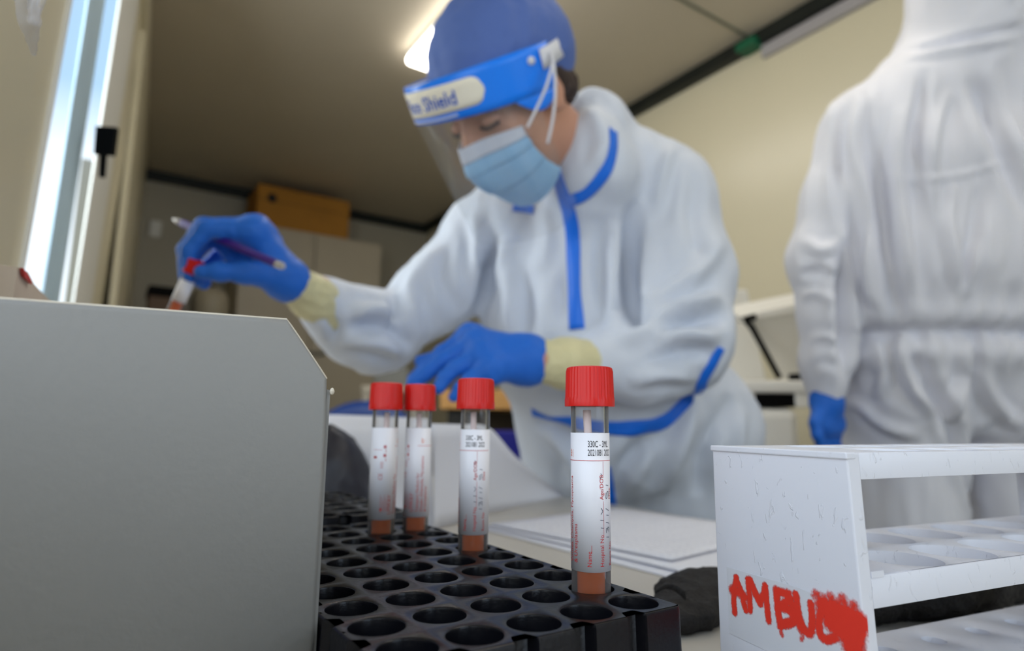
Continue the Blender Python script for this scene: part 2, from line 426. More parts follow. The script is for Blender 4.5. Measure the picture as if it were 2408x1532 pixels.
M_INKB = mat('ballpoint_ink', srgb(70, 74, 96), .6)
M_INKO = mat('orange_ink', srgb(230, 120, 70), .6)
M_SWAB = mat('white_swab_stick', srgb(236, 214, 212), .5)
M_BOXO = mat('brown_cardboard', srgb(176, 122, 44), .75, var=.06, vscale=6, bump=.1)
M_CUPB = mat('beige_cupboard', srgb(186, 176, 158), .4, var=.02)
M_DARK = mat('dark_gap', srgb(30, 28, 24), .7)
M_WOOD = mat('light_wood', srgb(190, 140, 78), .45, var=.16, vscale=8, stretch=(1, 12, 12), bump=.1)
M_BLUECH = mat('blue_chair_plastic', srgb(20, 62, 140), .4)
M_BLUEBIN = mat('deep_blue_plastic', srgb(10, 14, 120), .45)
M_GREYM = mat('grey_machine_plastic', srgb(120, 120, 116), .5)
M_INSTR = mat('white_instrument_plastic', srgb(242, 240, 235), .35, bump=.03)
M_LAMP = mat('lamp_diffuser', (1, 1, 1), .5, emis=(1.0, .95, .86), estr=8.0)
M_BRASSY = mat('pale_kraft', srgb(200, 184, 168), .7, var=.1)

# ================================================================== THE SETTING
ZC = 2.43
XR = 2.12
YB = 4.45
YF = -2.2
def xl(y): return 0.146 - (4.512 - y) * 0.0543          # the left wall runs slightly askew
o = MB().box((-1.0, YF - .1, -.05), (XR + .1, YB + .1, 0)).build('floor', M_FLOOR); struct(o)
o = MB().prism([(xl(YF) - .028, YF - .08, ZC), (XR + .08, YF - .08, ZC), (XR + .08, YB + .08, ZC), (xl(YB) - .028, YB + .08, ZC)], (0, 0, .06)).build('ceiling', M_CEIL); struct(o)
o = MB().box((-.2, YB, 0), (XR + .1, YB + .08, ZC)).build('wall_back', M_WALLB); struct(o)
o = MB().box((XR, YF, 0), (XR + .08, YB, ZC)).build('wall_right', M_WALL); struct(o)
# left wall with its window opening
PL = np.array((xl(0), 0.0, 0)); NL = unit((1, -0.0543, 0)); DL = unit((0.0543, 1, 0))
def lw(s, z, off=0.0): return PL + DL * s + np.array((0, 0, z)) + NL * off        # point of the left wall
def lw_px(x, y): return on_plane(x, y, PL, NL)
def s_of(p): return float((np.array(p) - PL) @ DL)
S0, S1 = s_of(lw_px(34, 720)) - .04, max(s_of(lw_px(214, 720)), s_of(lw_px(327, 0))) + .56
Z0, Z1 = .82, 2.2
mb = MB()
T0, T1, U0, U1 = -.85, .42, .84, 1.55              # unseen opening beside the camera, added to light the white rack's end
for a, b, c, d in ((YF, T0, 0, ZC), (T0, T1, 0, U0), (T0, T1, U1, ZC), (T1, S0, 0, ZC), (S1, 4.6, 0, ZC), (S0, S1, 0, Z0), (S0, S1, Z1, ZC)):
    mb.prism([lw(a, c), lw(b, c), lw(b, d), lw(a, d)], -NL * .02)
struct(mb.build('wall_left', M_WALL))
# front wall (behind the camera) with a wide window opening
mb = MB()
for a, b, c, d in ((-.5, .15, 0, ZC), (1.95, XR, 0, ZC), (.15, 1.95, 0, .8), (.15, 1.95, 2.25, ZC)):
    mb.box((a, YF - .08, c), (b, YF, d))
struct(mb.build('wall_front', M_WALL))
wf = empty('window_2', (1.05, YF, 1.5)); struct(wf)
mb = MB()
for a, b, c, d in ((.15, .2, .8, 2.25), (1.9, 1.95, .8, 2.25), (1.025, 1.075, .8, 2.25), (.15, 1.95, .8, .85), (.15, 1.95, 2.2, 2.25)):
    mb.box((a - 1.05, -.06, c - 1.5), (b - 1.05, -.02, d - 1.5))
mb.build('window_frame', M_PVC, wf)
# dark joint trims along the ceiling, a cable duct, ceiling panel joints
def strip_between(name, p, q, w, h, m, up=(0, 0, 1)):
    p, q = np.array(p, float), np.array(q, float); t = unit(q - p); up = np.array(up, float); s = np.cross(t, up)
    return MB().prism([p - s * w / 2 - up * h / 2, p + s * w / 2 - up * h / 2, p + s * w / 2 + up * h / 2, p - s * w / 2 + up * h / 2], q - p).build(name, m)
struct(strip_between('trim_1', (XR - .022, YF, ZC - .027), (XR - .022, YB, ZC - .027), .044, .054, M_TRIM))
struct(strip_between('trim_2', (-.1, YB - .022, ZC - .03), (XR, YB - .022, ZC - .03), .044, .06, M_TRIM))
struct(strip_between('trim_3', (XR - .011, -1.0, ZC - .085), (XR - .011, 1.36, ZC - .085), .022, .05, M_DUCT))
yj = on_z(1740, 75, ZC)[1]
struct(strip_between('trim_4', (0, yj, ZC - .002), (XR, yj, ZC - .002), .012, .006, mat('joint_line', srgb(110, 112, 98), .7)))
gt = MB().box((XR - .075, yj - .05, ZC - .062), (XR - .001, yj + .04, ZC - .03), bev=.004).build('tape_patch', M_GREEN)
rebase(gt, (XR - .03, yj, ZC - .045))
tag(gt, 'short green tape patch where ceiling joint meets the black trim', 'tape')
# left window: casing, panes and frame members leaning a little into the room
wl = empty('window_1', lw((S0 + S1) / 2, Z0)); struct(wl)
def lean_line(xt, xb):
    pb = on_plane(xb, 720, PL - NL * .05, NL); o0, d0 = CAM, unit(ray(xt, 0)); z = np.array((0, 0, 1.0))
    w0 = o0 - pb; b = d0 @ z; s = (b * (z @ w0) - d0 @ w0) / (1 - b * b); pt = o0 + d0 * s
    pt = np.array(pt); t = (pt - pb) / (pt[2] - pb[2])
    return pb + t * (Z0 - pb[2]), pb + t * (Z1 - pb[2])
LN = [lean_line(a, b) for a, b in ((163, 34), (208, 96), (248, 138), (283, 172), (327, 214))]
def member(name, i, j, m, dep, off=0.0, inset=0):
    (a0, a1), (b0, b1) = (LN[i], LN[j])
    q = MB().prism([p + NL * off for p in (a0, b0, b1, a1)], -NL * dep).build(name, m, None)
    q.parent = wl; q.matrix_parent_inverse = Matrix.Translation(-wl.location); return q
casing_a0, casing_a1 = LN[0]
q = MB().prism([casing_a0 - DL * .45, casing_a0, casing_a1, casing_a1 - DL * .45], -NL * .03).build('window_casing', M_WALL, None); q.parent = wl; q.matrix_parent_inverse = Matrix.Translation(-wl.location)
q = MB().prism([casing_a0 - DL * .016, casing_a0, casing_a1, casing_a1 - DL * .016], NL * .004).build('casing_bead', M_PVC, None); q.parent = wl; q.matrix_parent_inverse = Matrix.Translation(-wl.location)
M_PANE = bpy.data.materials.new('thin_window_glass'); M_PANE.use_nodes = True
nt = M_PANE.node_tree; nt.nodes.clear()
def thin_glass(nt, tint, gl, haze=0.0, hazecol=(1, 1, 1), rough=.02):
    out = nt.nodes.new('ShaderNodeOutputMaterial'); tr = nt.nodes.new('ShaderNodeBsdfTransparent'); tr.inputs['Color'].default_value = (*tint, 1)
    gs = nt.nodes.new('ShaderNodeBsdfGlossy'); gs.inputs['Roughness'].default_value = rough
    m1 = nt.nodes.new('ShaderNodeMixShader'); m1.inputs['Fac'].default_value = gl
    nt.links.new(tr.outputs[0], m1.inputs[1]); nt.links.new(gs.outputs[0], m1.inputs[2])
    if haze:
        df = nt.nodes.new('ShaderNodeBsdfDiffuse'); df.inputs['Color'].default_value = (*hazecol, 1); m2 = nt.nodes.new('ShaderNodeMixShader'); m2.inputs['Fac'].default_value = haze
        nt.links.new(m1.outputs[0], m2.inputs[1]); nt.links.new(df.outputs[0], m2.inputs[2]); m1 = m2
    nt.links.new(m1.outputs[0], out.inputs['Surface'])
thin_glass(nt, (.93, .97, 1), .05)
member('pane', 0, 1, M_PANE, .002)
member('sash_stile', 1, 2, M_BLUEPVC, .003)
member('pane', 2, 3, M_PANE, .002)
member('window_frame', 3, 4, M_PVC, .004)
q = MB().prism([LN[4][0], LN[4][0] + DL * .66 + NL * .045, LN[4][1] + DL * .66, LN[4][1]], -NL * .006).build('window_casing', M_WALL, None); q.parent = wl; q.matrix_parent_inverse = Matrix.Translation(-wl.location)
mb = MB(); mb.prism([LN[0][0], LN[4][0], LN[4][0] + (0, 0, .05), LN[0][0] + (0, 0, .05)], -NL * .05)
q = mb.build('bottom_rail', M_PVC, None); q.parent = wl; q.matrix_parent_inverse = Matrix.Translation(-wl.location)
w3 = empty('added_window', lw((T0 + T1) / 2, U0)); struct(w3)  # made-up window out of view, put in to brighten the near objects
def w3part(name, a, b, c, d, m, dep=.02, off=-.004):
    q = MB().prism([lw(a, c, off), lw(b, c, off), lw(b, d, off), lw(a, d, off)], -NL * dep).build(name, m, None); q.parent = w3; q.matrix_parent_inverse = Matrix.Translation(-w3.location)
w3part('window_frame', T0, T0 + .05, U0, U1, M_PVC); w3part('window_frame', T1 - .05, T1, U0, U1, M_PVC); w3part('window_frame', T0, T1, U0, U0 + .05, M_PVC); w3part('window_frame', T0, T1, U1 - .05, U1, M_PVC); w3part('mullion', (T0 + T1) / 2 - .03, (T0 + T1) / 2 + .03, U0, U1, M_PVC); w3part('pane', T0 + .05, T1 - .05, U0 + .05, U1 - .05, M_PANE, .004, -.012)
# black latch on the white frame
def px_slab(name, quad, d, m, thick, parent=None, bev=False):
    P = [W(x, y, d) for x, y in quad]; n = unit(np.cross(P[1] - P[0], P[2] - P[0])); n = n if n @ FW > 0 else -n
    o = MB().prism(P, n * thick).build(name, m, None)
    if parent is not None: o.parent = parent; o.matrix_parent_inverse = Matrix.Translation(-Vector(parent.location))
    return o
dl = project(on_plane(228, 340, PL - NL * .02, NL))[2] - .03
la = px_slab('window_latch', [(225, 296), (272, 299), (264, 365), (220, 362)], dl, M_BLACKP, .010, wl)
q = px_slab('latch_lever', [(234, 364), (246, 365), (242, 416), (232, 416)], dl, M_BLACKP, .008, la)
q.matrix_parent_inverse = Matrix.Identity(4)
# ceiling lamp: slim white housing with a glowing diffuser
lx0, ly1 = on_z(957, 118, ZC)[0], on_z(957, 125, ZC)[1]
lamp = empty('ceiling_lamp', (lx0 + .09, ly1 - .6, ZC)); tag(lamp, 'glowing white strip lamp on the ceiling behind the blue cap', 'lamp')
MB().box((-.085, -.6, -.02), (.085, .6, 0), bev=.006).build('housing', M_PVC, lamp)
MB().box((-.09, -.595, -.06), (.09, .6, -.02), bev=.02).build('diffuser', M_LAMP, lamp, smooth=False)

# ================================================================== WORKTOP
XE = on_z(1440, 1188, TABLE_Z)[0]
tb = empty('worktop_counter', (XE / 2, .8, 0)); tag(tb, 'long pale grey laminate worktop along the window wall', 'worktop')
def put(o, parent):
    o.parent = parent; o.matrix_parent_inverse = Matrix.Translation(-Vector(parent.location)); return o
put(MB().prism([(xl(-1.0) + .005, -1.0, TABLE_Z - .03), (XE, -1.0, TABLE_Z - .03), (XE, 2.2, TABLE_Z - .03), (xl(2.2) + .005, 2.2, TABLE_Z - .03)], (0, 0, .03)).build('worktop', M_TABLE), tb)
for x, y in ((XE - .07, -.9), (XE - .07, 2.1), (.1, -.9), (.16, 2.1)):
    put(MB().box((x - .025, y - .025, 0), (x + .025, y + .025, TABLE_Z - .03), bev=.004).build('leg', M_STEEL), tb)
put(MB().box((.03, 2.1, .6), (XE - .06, 2.13, TABLE_Z - .03)).build('apron', M_STEEL), tb)

# ------------------------------------------------------------------ black tube racks
PX_, PY_ = .0231, .0240
HX, HY = .1764, .1800
def hole_plate(mb, nx, ny, px_, py_, x0, y0, z, r, depth, seg=32, rim=.0007, floor=True, sx=1):
    """square cells with round wells; hole (i, j) is centred at x0 + sx*j*px, y0 + i*py"""
    for i in range(ny):
        for j in range(nx):
            cx, cy = x0 + sx * j * px_, y0 + i * py_
            sq = []; ci = []
            for k in range(seg):
                a = 2 * PI * k / seg + PI / seg * 0; c, s = math.cos(a), math.sin(a); m = max(abs(c), abs(s))
                sq.append((cx + c / m * px_ / 2, cy + s / m * py_ / 2, z)); ci.append((c, s))
            rings = [sq, [(cx + c * (r + rim), cy + s * (r + rim), z) for c, s in ci], [(cx + c * (r + rim * .3), cy + s * (r + rim * .3), z - rim * .4) for c, s in ci],
                     [(cx + c * r, cy + s * r, z - rim * 1.4) for c, s in ci], [(cx + c * r * .98, cy + s * r * .98, z - depth) for c, s in ci]]
            v = [p for q in rings for p in q]; f = []
            for a in range(4):
                for k in range(seg): f.append((a * seg + k, a * seg + (k + 1) % seg, (a + 1) * seg + (k + 1) % seg, (a + 1) * seg + k))
            if floor: f.append(tuple(4 * seg + k for k in range(seg)))
            mb.add(v, f)
def rack_shell(mb, x0, x1, y0, y1, ix0, ix1, iy0, iy1, nx, ny, z, h, groove=.0042, gw=.0040):
    """outer skirt with upright grooves between the wells"""
    def side(p, q, ip, iq, n, nrm):
        out = []; N = 26 * n
        for k in range(N):
            t = k / N; s = (t * n) % 1.0; d = abs(s - 0.0 if s < .5 else s - 1.0) * (np.linalg.norm(np.array(q) - p) / n)
            g = 0.0
            edge_i = round(t * n)
            if 0 < edge_i < n and d < gw: g = groove * min(1.0, math.sqrt(max(0, 1 - (d / gw) ** 2)) * 1.3)
            o_ = np.array(p) * (1 - t) + np.array(q) * t; i_ = np.array(ip) * (1 - t) + np.array(iq) * t
            out.append((i_, o_ - np.array(nrm) * g, np.array(nrm)))
        return out
    A = [(x0, y0), (x1, y0), (x1, y1), (x0, y1)]; B = [(ix0, iy0), (ix1, iy0), (ix1, iy1), (ix0, iy1)]
    nn = [(0, -1), (1, 0), (0, 1), (-1, 0)]; ns = [nx, ny, nx, ny]; loop = []
    for k in range(4): loop += side(A[k], A[(k + 1) % 4], B[k], B[(k + 1) % 4], ns[k], nn[k])
    n = len(loop); v = []; cen = np.array(((x0 + x1) / 2, (y0 + y1) / 2)); cr = .0035
    def rnd(o_):                                      # rounded corners
        o_ = np.array(o_, float)
        cx = min(max(o_[0], x0 + cr), x1 - cr); cy = min(max(o_[1], y0 + cr), y1 - cr); d = o_ - (cx, cy); L = np.linalg.norm(d)
        return np.array((cx, cy)) + d / L * cr if L > cr and abs(d[0]) > 1e-6 and abs(d[1]) > 1e-6 else o_
    for lvl in range(6):
        for i_, o_, nm in loop:
            o_ = rnd(o_); dirc = unit(np.append(o_ - cen, 0))[:2] * 0 + nm
            if lvl == 0: p = (*i_, z)
            elif lvl == 1: p = (*(o_ - nm * .0012), z)
            elif lvl == 2: p = (*(o_ - nm * .0004), z - .0003)
            elif lvl == 3: p = (*o_, z - .0013)
            elif lvl == 4: p = (*(o_ + nm * .0015), z - h)
            else: p = (*(o_ - nm * .003), z - h)
            v.append(p)
    f = []
    for a in range(5):
        for k in range(n): f.append((a * n + k, a * n + (k + 1) % n, (a + 1) * n + (k + 1) % n, (a + 1) * n + k))
    f.append(tuple(5 * n + k for k in range(n)))
    mb.add(v, f)
def tube_rack(name, hx, hy, nx, ny, z, label):
    mb = MB()
    hole_plate(mb, nx, ny, PX_, PY_, hx, hy, z, .0092, .0305, sx=-1)
    x1, x0 = hx + PX_ * .56, hx - PX_ * (nx - 1 + .56); y0, y1 = hy - PY_ * .47, hy + PY_ * (ny - 1 + .5)
    y0, y1 = hy - PY_ * .54, hy + PY_ * (ny - 1 + .54)
    rack_shell(mb, x0, x1, y0, y1, hx - PX_ * (nx - .5), hx + PX_ * .5, hy - PY_ * .5, hy + PY_ * (ny - .5), nx, ny, z, z - TABLE_Z - .0005)
    o = mb.build(name, M_RACK, flat_angle=R(38)); rebase(o, ((x0 + x1) / 2, (y0 + y1) / 2, TABLE_Z))
    tag(o, label, 'tube rack', 'black plastic tube racks'); return o
ZR = TABLE_Z + RACK_H
tube_rack('tube_rack', HX, HY, 5, 10, ZR, 'black plastic tube rack holding the four red-capped tubes, nearest the camera')
tube_rack('tube_rack', HX + .004, HY + PY_ * 10.35, 5, 6, ZR + .004, 'black plastic rack with empty wells directly behind the loaded rack')

# ------------------------------------------------------------------ sample tubes
TR = .0080
def tube_proto(name, label, group):
    t = empty(name); tag(t, label, 'test tube', group)
    b0 = -.030
    prof = [(.0006, b0), (.004, b0 + .0015), (.0072, b0 + .006), (TR, b0 + .011), (TR, .0765), (.0077, .0765), (.0077, b0 + .0125), (.0066, b0 + .0085), (.003, b0 + .004), (.0006, b0 + .003)]
    MB().lathe(prof, 40).build('tube_body', M_CLEAR, t, flat_angle=R(40))
    MB().lathe([(.0005, b0 + .0032), (.003, b0 + .0045), (.0061, b0 + .009), (.0076, b0 + .013), (.0076, .0112), (.0073, .0107), (.0005, .0107)], 36).build('liquid', M_LIQ, t, flat_angle=R(40))
    rp = lambda i, k: (-.00028 if (k % 4) in (0, 1) else 0) if 2 <= i <= 3 else 0
    MB().lathe([(.0088, .0738), (.0106, .0735), (.01065, .0762), (.0104, .0776), (.0101, .0884), (.0097, .0899), (.0088, .0903), (.0005, .0904)], 160, ripple=lambda i, k: (-.00030 if (k % 4) in (0, 1) else 0) if i in (3, 4) else 0).build('cap', M_CAP, t, flat_angle=R(50))
    MB().tube([(.0012, -.001, -.024), (.0002, -.0012, .03), (-.0012, 0, .072)], .0017, 8).build('swab_stick', M_SWAB, t, smooth=True)
    lab = MB().grid([[((TR + .00012) * math.cos(a), (TR + .00012) * math.sin(a), z) for a in np.linspace(R(-90 - 180), R(-90 + 180), 64)] for z in (.0076, .0625)]).build('label', M_LABEL, t, smooth=True)
    sol = lab.modifiers.new('thickness', 'SOLIDIFY'); sol.thickness = .00008; sol.offset = 1
    def wrap(v, f, ang, z0, rot, dr=.00032):
        r = TR + dr; out = []
        for x, y, _ in v:
            s, h = (x, y) if not rot else (-y, x)
            a = R(-90) + R(ang) + s / r; out.append((r * math.cos(a), r * math.sin(a), z0 + h))
        return out, f
    inks = {}
    def text(s, size, ang, z0, m, rot=True, bold=0.0, wx=1.0):
        v, f = text_mesh(s, 1.0, bold); v = v * (size * wx, size, 1); inks.setdefault(m.name, (MB(), m))[0].add(*wrap(v, f, ang, z0, rot))
    def bar(ang, z0, ln, th, m, rot=True):
        n = max(2, int(ln / .0006)); v = []; f = []
        for k in range(n + 1):
            v += [(ln * k / n, 0, 0), (ln * k / n, th, 0)]
            if k: f.append((2 * k - 2, 2 * k, 2 * k + 1, 2 * k - 1))
        inks.setdefault(m.name, (MB(), m))[0].add(*wrap(np.array(v), f, ang, z0, rot))
    def pen(pts, m, w=.00012):
        sp = smooth_path([np.array((*p, 0.0)) for p in pts], 5 * len(pts)); v = []; f = []
        for k, p in enumerate(sp):
            t_ = unit(sp[min(k + 1, len(sp) - 1)] - sp[max(k - 1, 0)] + 1e-9); n_ = np.array((-t_[1], t_[0], 0)); v += [p - n_ * w, p + n_ * w]
            if k: f.append((2 * k - 2, 2 * k, 2 * k + 1, 2 * k - 1))
        inks.setdefault(m.name, (MB(), m))[0].add(*wrap(np.array(v), f, 0, 0, False))
    # front: batch print, ruled lines and form headings
    text('330C - 3ML', .0037, -10, .0568, M_INKK, False, .0, .54); text('2021081 2022', .0037, -10, .0533, M_INKK, False, .0, .52)
    bar(-92, .0512, .0262, .00022, M_INKR, False)
    text('& Ureaplasma', .0027, -44, .0108, M_INKR, True, .0); text('Viruses, Chlamydia, Mycoplasma', .0026, -63, .0108, M_INKR, True, .0)
    text('Transport Medium for', .0026, -82, .0108, M_INKR, True, .0); text('UTM-RT', .0031, -104, .0108, M_INKR, True, .0)
    text('Name', .0025, -1, .0096, M_INKR); bar(0, .0150, .0030, .00016, M_INKR)
    text('Hospital No', .0025, 36, .0096, M_INKR); bar(37, .0209, .0142, .00016, M_INKP); text('Age/DOB', .0025, 36, .0357, M_INKR); bar(37, .0455, .0055, .00016, M_INKP)
    text('Room No', .0023, 70, .0096, M_INKR); text('Date', .0023, 70, .0357, M_INKR)
    text('REF', .0020, -66, .0528, M_INKO, True)
    for dz, l_ in ((.0520, .0034), (.0520, .0034)): bar(-70, .0524, .0034, .0001, M_INKO); bar(-58, .0524, .0034, .0001, M_INKO)
    # the handwriting runs up the label: (arc, height)
    def hand(seq, s0):
        for st in seq: pen([(s0 - a, z) for a, z in st], M_INKB)
    hand([[(0, .0208), (.0019, .0210)], [(.0018, .0226), (.0019, .0242), (.0010, .0240), (.0009, .0234), (.0010, .0245), (.0001, .0246), (.0001, .0228)],
          [(-.0002, .0262), (.0021, .0268)], [(.0001, .0293), (.0018, .0296)], [(.0, .0312), (.0021, .0322)], [(.0018, .0385), (.0019, .0362), (.0011, .0366), (.0012, .0384), (.0004, .0388), (.0001, .0368)], [(.0001, .0412), (.0019, .0415)]], .0086)
    hand([[(.0, .0245), (.0016, .0248)], [(.0, .0275), (.0018, .0278)], [(.0015, .0300), (.0006, .0312), (.0014, .0325)], [(.0018, .0440), (.0008, .0452), (.0014, .0462)]], .0054)
    # back: symbols, conformity mark, fine print
    text('CE', .0034, -146, .0310, M_INKP, True); text('IVD', .0026, -143, .0380, M_INKP, True)
    for k, z in enumerate((.0500, .0475, .0448, .0422)):
        bar(-133, z, .0018, .0016 if k % 2 == 0 else .0003, M_INKP); bar(-133, z, .0018, .0002, M_INKR)
    for k in range(9): bar(-150 + 4.2 * k, .0125 + .0002 * (k % 3), .0100 - .0012 * (k % 4), .00012, M_INKP)
    bar(-190, .0490, .0058, .0002, M_INKP, False); bar(-188, .0440, .0022, .0013, M_INKR, False)
    v = np.array([(0, 0, 0), (.0024, .0007, 0), (.0024, -.0009, 0)]); inks['red_ink'][0].add(*wrap(v, [(0, 1, 2)], -148, .0120, True))
    for nm, (mb, m) in inks.items(): mb.build('lettering', m, lab)
    return t
def copy_tree(o, parent=None):
    c = o.copy(); COL.objects.link(c)
    if parent is not None: c.parent = parent
    for ch in list(o.children): copy_tree(ch, c)
    return c
def facing(p): return math.atan2(CAM[1] - p[1], CAM[0] - p[0]) + PI / 2
def rack_hole(i, j, z=ZR): return np.array((HX - PX_ * j, HY + PY_ * i, z))
GR = 'red-capped sample tubes standing in the black rack'
spots = [(rack_hole(1, 0), 3, (-.016, .006), 'clear sample tube with handwritten date, front tube near rack corner'),
         (rack_hole(5, 0), -27, (-.012, .003), 'red-capped sample tube standing alone behind the front tube, third from left'),
         (on_z(899, 1250, ZR), 142, (-.01, -.02), 'leftmost red-capped sample tube, fine print facing out, beside the grey carton'),
         (on_z(984, 1246, ZR), 90, (-.01, -.01), 'red-capped sample tube touching the leftmost one, bold red label text showing')]
tproto = tube_proto('sample_tube', spots[0][3], GR)
for k, (p, rot, (tx, ty), lab) in enumerate(spots):
    t = tproto if k == 0 else copy_tree(tproto)
    if k >= 2:                                        # drop it in the nearest well
        i, j = round((p[1] - HY) / PY_), round((HX - p[0]) / PX_); p = rack_hole(i, j)
    t.location = Vector(p); t.rotation_euler = (0, 0, facing(p) + R(rot)); t['label'] = lab

# ------------------------------------------------------------------ grey carton with its flap standing up
dC = .2215
Pc = W(779, 925, dC); X1, Y0 = Pc[0], Pc[1]; XL = -.085
ct = empty('carton', ((X1 + XL) / 2, Y0 + .06, TABLE_Z)); tag(ct, 'plain grey carton with a corner-cut lid flap standing up, left of the black rack', 'box')
zf = on_y(775, 917, Y0)[2]
th = .0012
put(MB().box((X1 - th, Y0 + th, TABLE_Z), (X1, Y0 + .125, zf)).build('side_wall', M_CARTON), ct)
put(MB().box((XL, Y0 + th, TABLE_Z), (XL + th, Y0 + .125, zf)).build('side_wall', M_CARTON), ct)
put(MB().box((XL + th, Y0 + .125 - th, TABLE_Z), (X1 - th, Y0 + .125, zf)).build('back_wall', M_CARTON), ct)
put(MB().box((XL + th, Y0 + th, TABLE_Z + .0005), (X1 - th, Y0 + .125 - th, TABLE_Z + .002)).build('bottom_panel', M_CARTON), ct)
tilt = R(15); pf = np.array((X1, Y0, zf)); nf = unit((0, -math.cos(tilt), math.sin(tilt)))
fl = lambda x, y: on_plane(x, y, pf, nf)
c1, c2, c3 = fl(769, 893), fl(674, 754), fl(0, 705)
w_top = c2 + (c3 - c2) / np.linalg.norm(c3 - c2) * ((c2[0] - XL) / abs(unit(c3 - c2)[0]))
upv = unit((0, math.sin(tilt), math.cos(tilt)))
RB = .022
def flap_pt(x, s):                                     # s: height along the panel from the fold line (negative below it), softly bent
    q = np.clip((s + RB) / (2 * RB), 0, 1); y = Y0 + (math.tan(tilt) * (RB * q * q if s < RB else s))
    return np.array((x, y, zf + s * (1 if s < 0 else math.cos(tilt))))
smax = lambda x: np.interp(x, [XL, c2[0], c1[0]], [(w_top[2] - zf) / math.cos(tilt), (c2[2] - zf) / math.cos(tilt), (c1[2] - zf) / math.cos(tilt)])
xs = sorted(set(list(np.linspace(XL, c2[0], 14)) + list(np.linspace(c2[0], c1[0], 12))))
mb = MB(); mb.sheet([[flap_pt(x, u) for u in np.concatenate([[TABLE_Z - zf + .0005], np.linspace(-RB, smax(x), 26)])] for x in xs], th)
put(mb.build('front_panel', M_CARTON, smooth=True), ct)
edge = [flap_pt(x, smax(x)) + (0, .0002, .0002) for x in xs]
put(MB().tube(edge, .00062, 6).build('torn_edge', M_CARTEDGE), ct)
nt_c = W(781, 921, dC); put(MB().lathe([(.0002, -.0012), (.0006, -.0009), (.0009, 0), (.0006, .0009), (.0002, .0012)], 10, Matrix.Translation(Vector(nt_c))).build('corner_tear', M_CARTEDGE), ct)

# ------------------------------------------------------------------ white painted tube rack, red lettering on its end
dW = .215
Q0 = W(1991, 1066, dW); az = R(65.5) - YAW
E1 = np.array((math.sin(az), math.cos(az), 0)); E2 = np.array((-math.cos(az), math.sin(az), 0)); E2 = E2 if E2[1] > 0 else -E2
QZ = Q0[2]; HT = QZ - TABLE_Z
wr = empty('test_tube_rack', (Q0[0], Q0[1], TABLE_Z)); tag(wr, 'white painted three-tier tube rack with red hand lettering on its end', 'tube rack')
MW = Matrix(((E1[0], E2[0], 0, 0), (E1[1], E2[1], 0, 0), (0, 0, 1, 0), (0, 0, 0, 1)))
wr.matrix_world = Matrix.Translation(Vector((Q0[0], Q0[1], TABLE_Z))) @ MW
bpy.context.view_layer.update()
LW, LR = .066, .235
loc = lambda p: np.array(((np.array(p) - Q0) @ E1, (np.array(p) - Q0) @ E2, p[2] - TABLE_Z))
zm = W(2036, 1345, dW * 1.012)[2] - TABLE_Z; zb = .0125
def child(mb, name, m, **k): return mb.build(name, m, wr, **k)
draft = lambda y, z: y - .030 * (HT - z) * (1 - y / LW)
def draft_mesh(o):
    for v in o.data.vertices: v.co.y = draft(v.co.y, v.co.z)
    return o
for k, x in enumerate((0, LR - .0062)):
    e = draft_mesh(child(MB().box((x, 0, 0), (x + .0062, LW, HT), bev=.0006), 'end_panel', M_WRACK))
    if k == 0: endp = e
draft_mesh(child(MB().box((-.0008, -.0004, HT - .0022), (.004, LW + .0004, HT + .0002), bev=.0005), 'top_lip', M_WRACK))
pB = loc(on_z(2187, 1286, TABLE_Z + zm)); pit = .0338; xb = pB[0]
k0 = math.floor((xb - .0062 - pit / 2) / pit); xs0 = xb - k0 * pit; nh = int((LR - .0062 - (xs0 - pit / 2)) / pit)
yr0 = .0175; pity = .0320
for nm, zt, tk, r, fl_ in (('top_plate', HT, .0092, .0145, False), ('middle_shelf', zm, .0104, .0145, False), ('base_plate', zb, .0125, .0048, True)):
    mb = MB(); hole_plate(mb, nh, 2, pit, pity, xs0, yr0, zt, r, tk - .001 if not fl_ else .004, seg=40, rim=.0016 if nm == 'middle_shelf' else .0006, floor=fl_)
    xa, xz = xs0 - pit / 2, xs0 + (nh - .5) * pit; ya, yz = yr0 - pity / 2, yr0 + 1.5 * pity
    mb.box((.0062, ya, zt - tk), (xa, yz, zt)); mb.box((xz, ya, zt - tk), (LR - .0062, yz, zt))
    mb.box((.0062, .0002, zt - tk), (LR - .0062, ya, zt), bev=.0004); mb.box((.0062, yz, zt - tk), (LR - .0062, LW, zt), bev=.0004)
    draft_mesh(child(mb, nm, M_WRACK, flat_angle=R(35)))
draft_mesh(child(MB().box((.0062, -.0002, zm - .0004), (.0125, .002, zm + .0016)), 'shelf_catch', M_WRACK))
# a strip of clear tape over the lower end, then the brushed letters
def on_end(x, y): return loc(on_plane(x, y, Q0 + E1 * -.0002, E1))
def c7(x, y): return on_end(1660 + x / 2.88, 1000 + y / 2.88)
ta = [c7(140, 960), c7(640, 1108), c7(1078, 1300), c7(1090, 1640), c7(640, 1640), c7(160, 1412)]
child(MB().prism([np.array((-.0001, q[1], max(q[2], .001))) for q in ta], (-.00012, 0, 0)), 'tape_strip', M_TAPE)
STROKES = []
def paint(strokes, name): STROKES.extend(strokes)
w1 = .00135
paint([([(207, 1035), (196, 1110), (190, 1190), (196, 1272)], w1, 1.1), ([(205, 1040), (240, 1130), (258, 1210), (272, 1255)], w1, 1.1), ([(182, 1120), (225, 1135), (262, 1165)], w1 * 1.5, 1.0)], 'painted_letter')
paint([([(285, 1050), (296, 1150), (300, 1255)], w1, 1.1), ([(300, 1055), (340, 1150), (368, 1205)], w1 * 1.15, 1.15), ([(365, 1205), (392, 1150), (402, 1095)], w1, 1.1), ([(402, 1092), (412, 1200), (426, 1325)], w1, 1.1)], 'painted_letter')
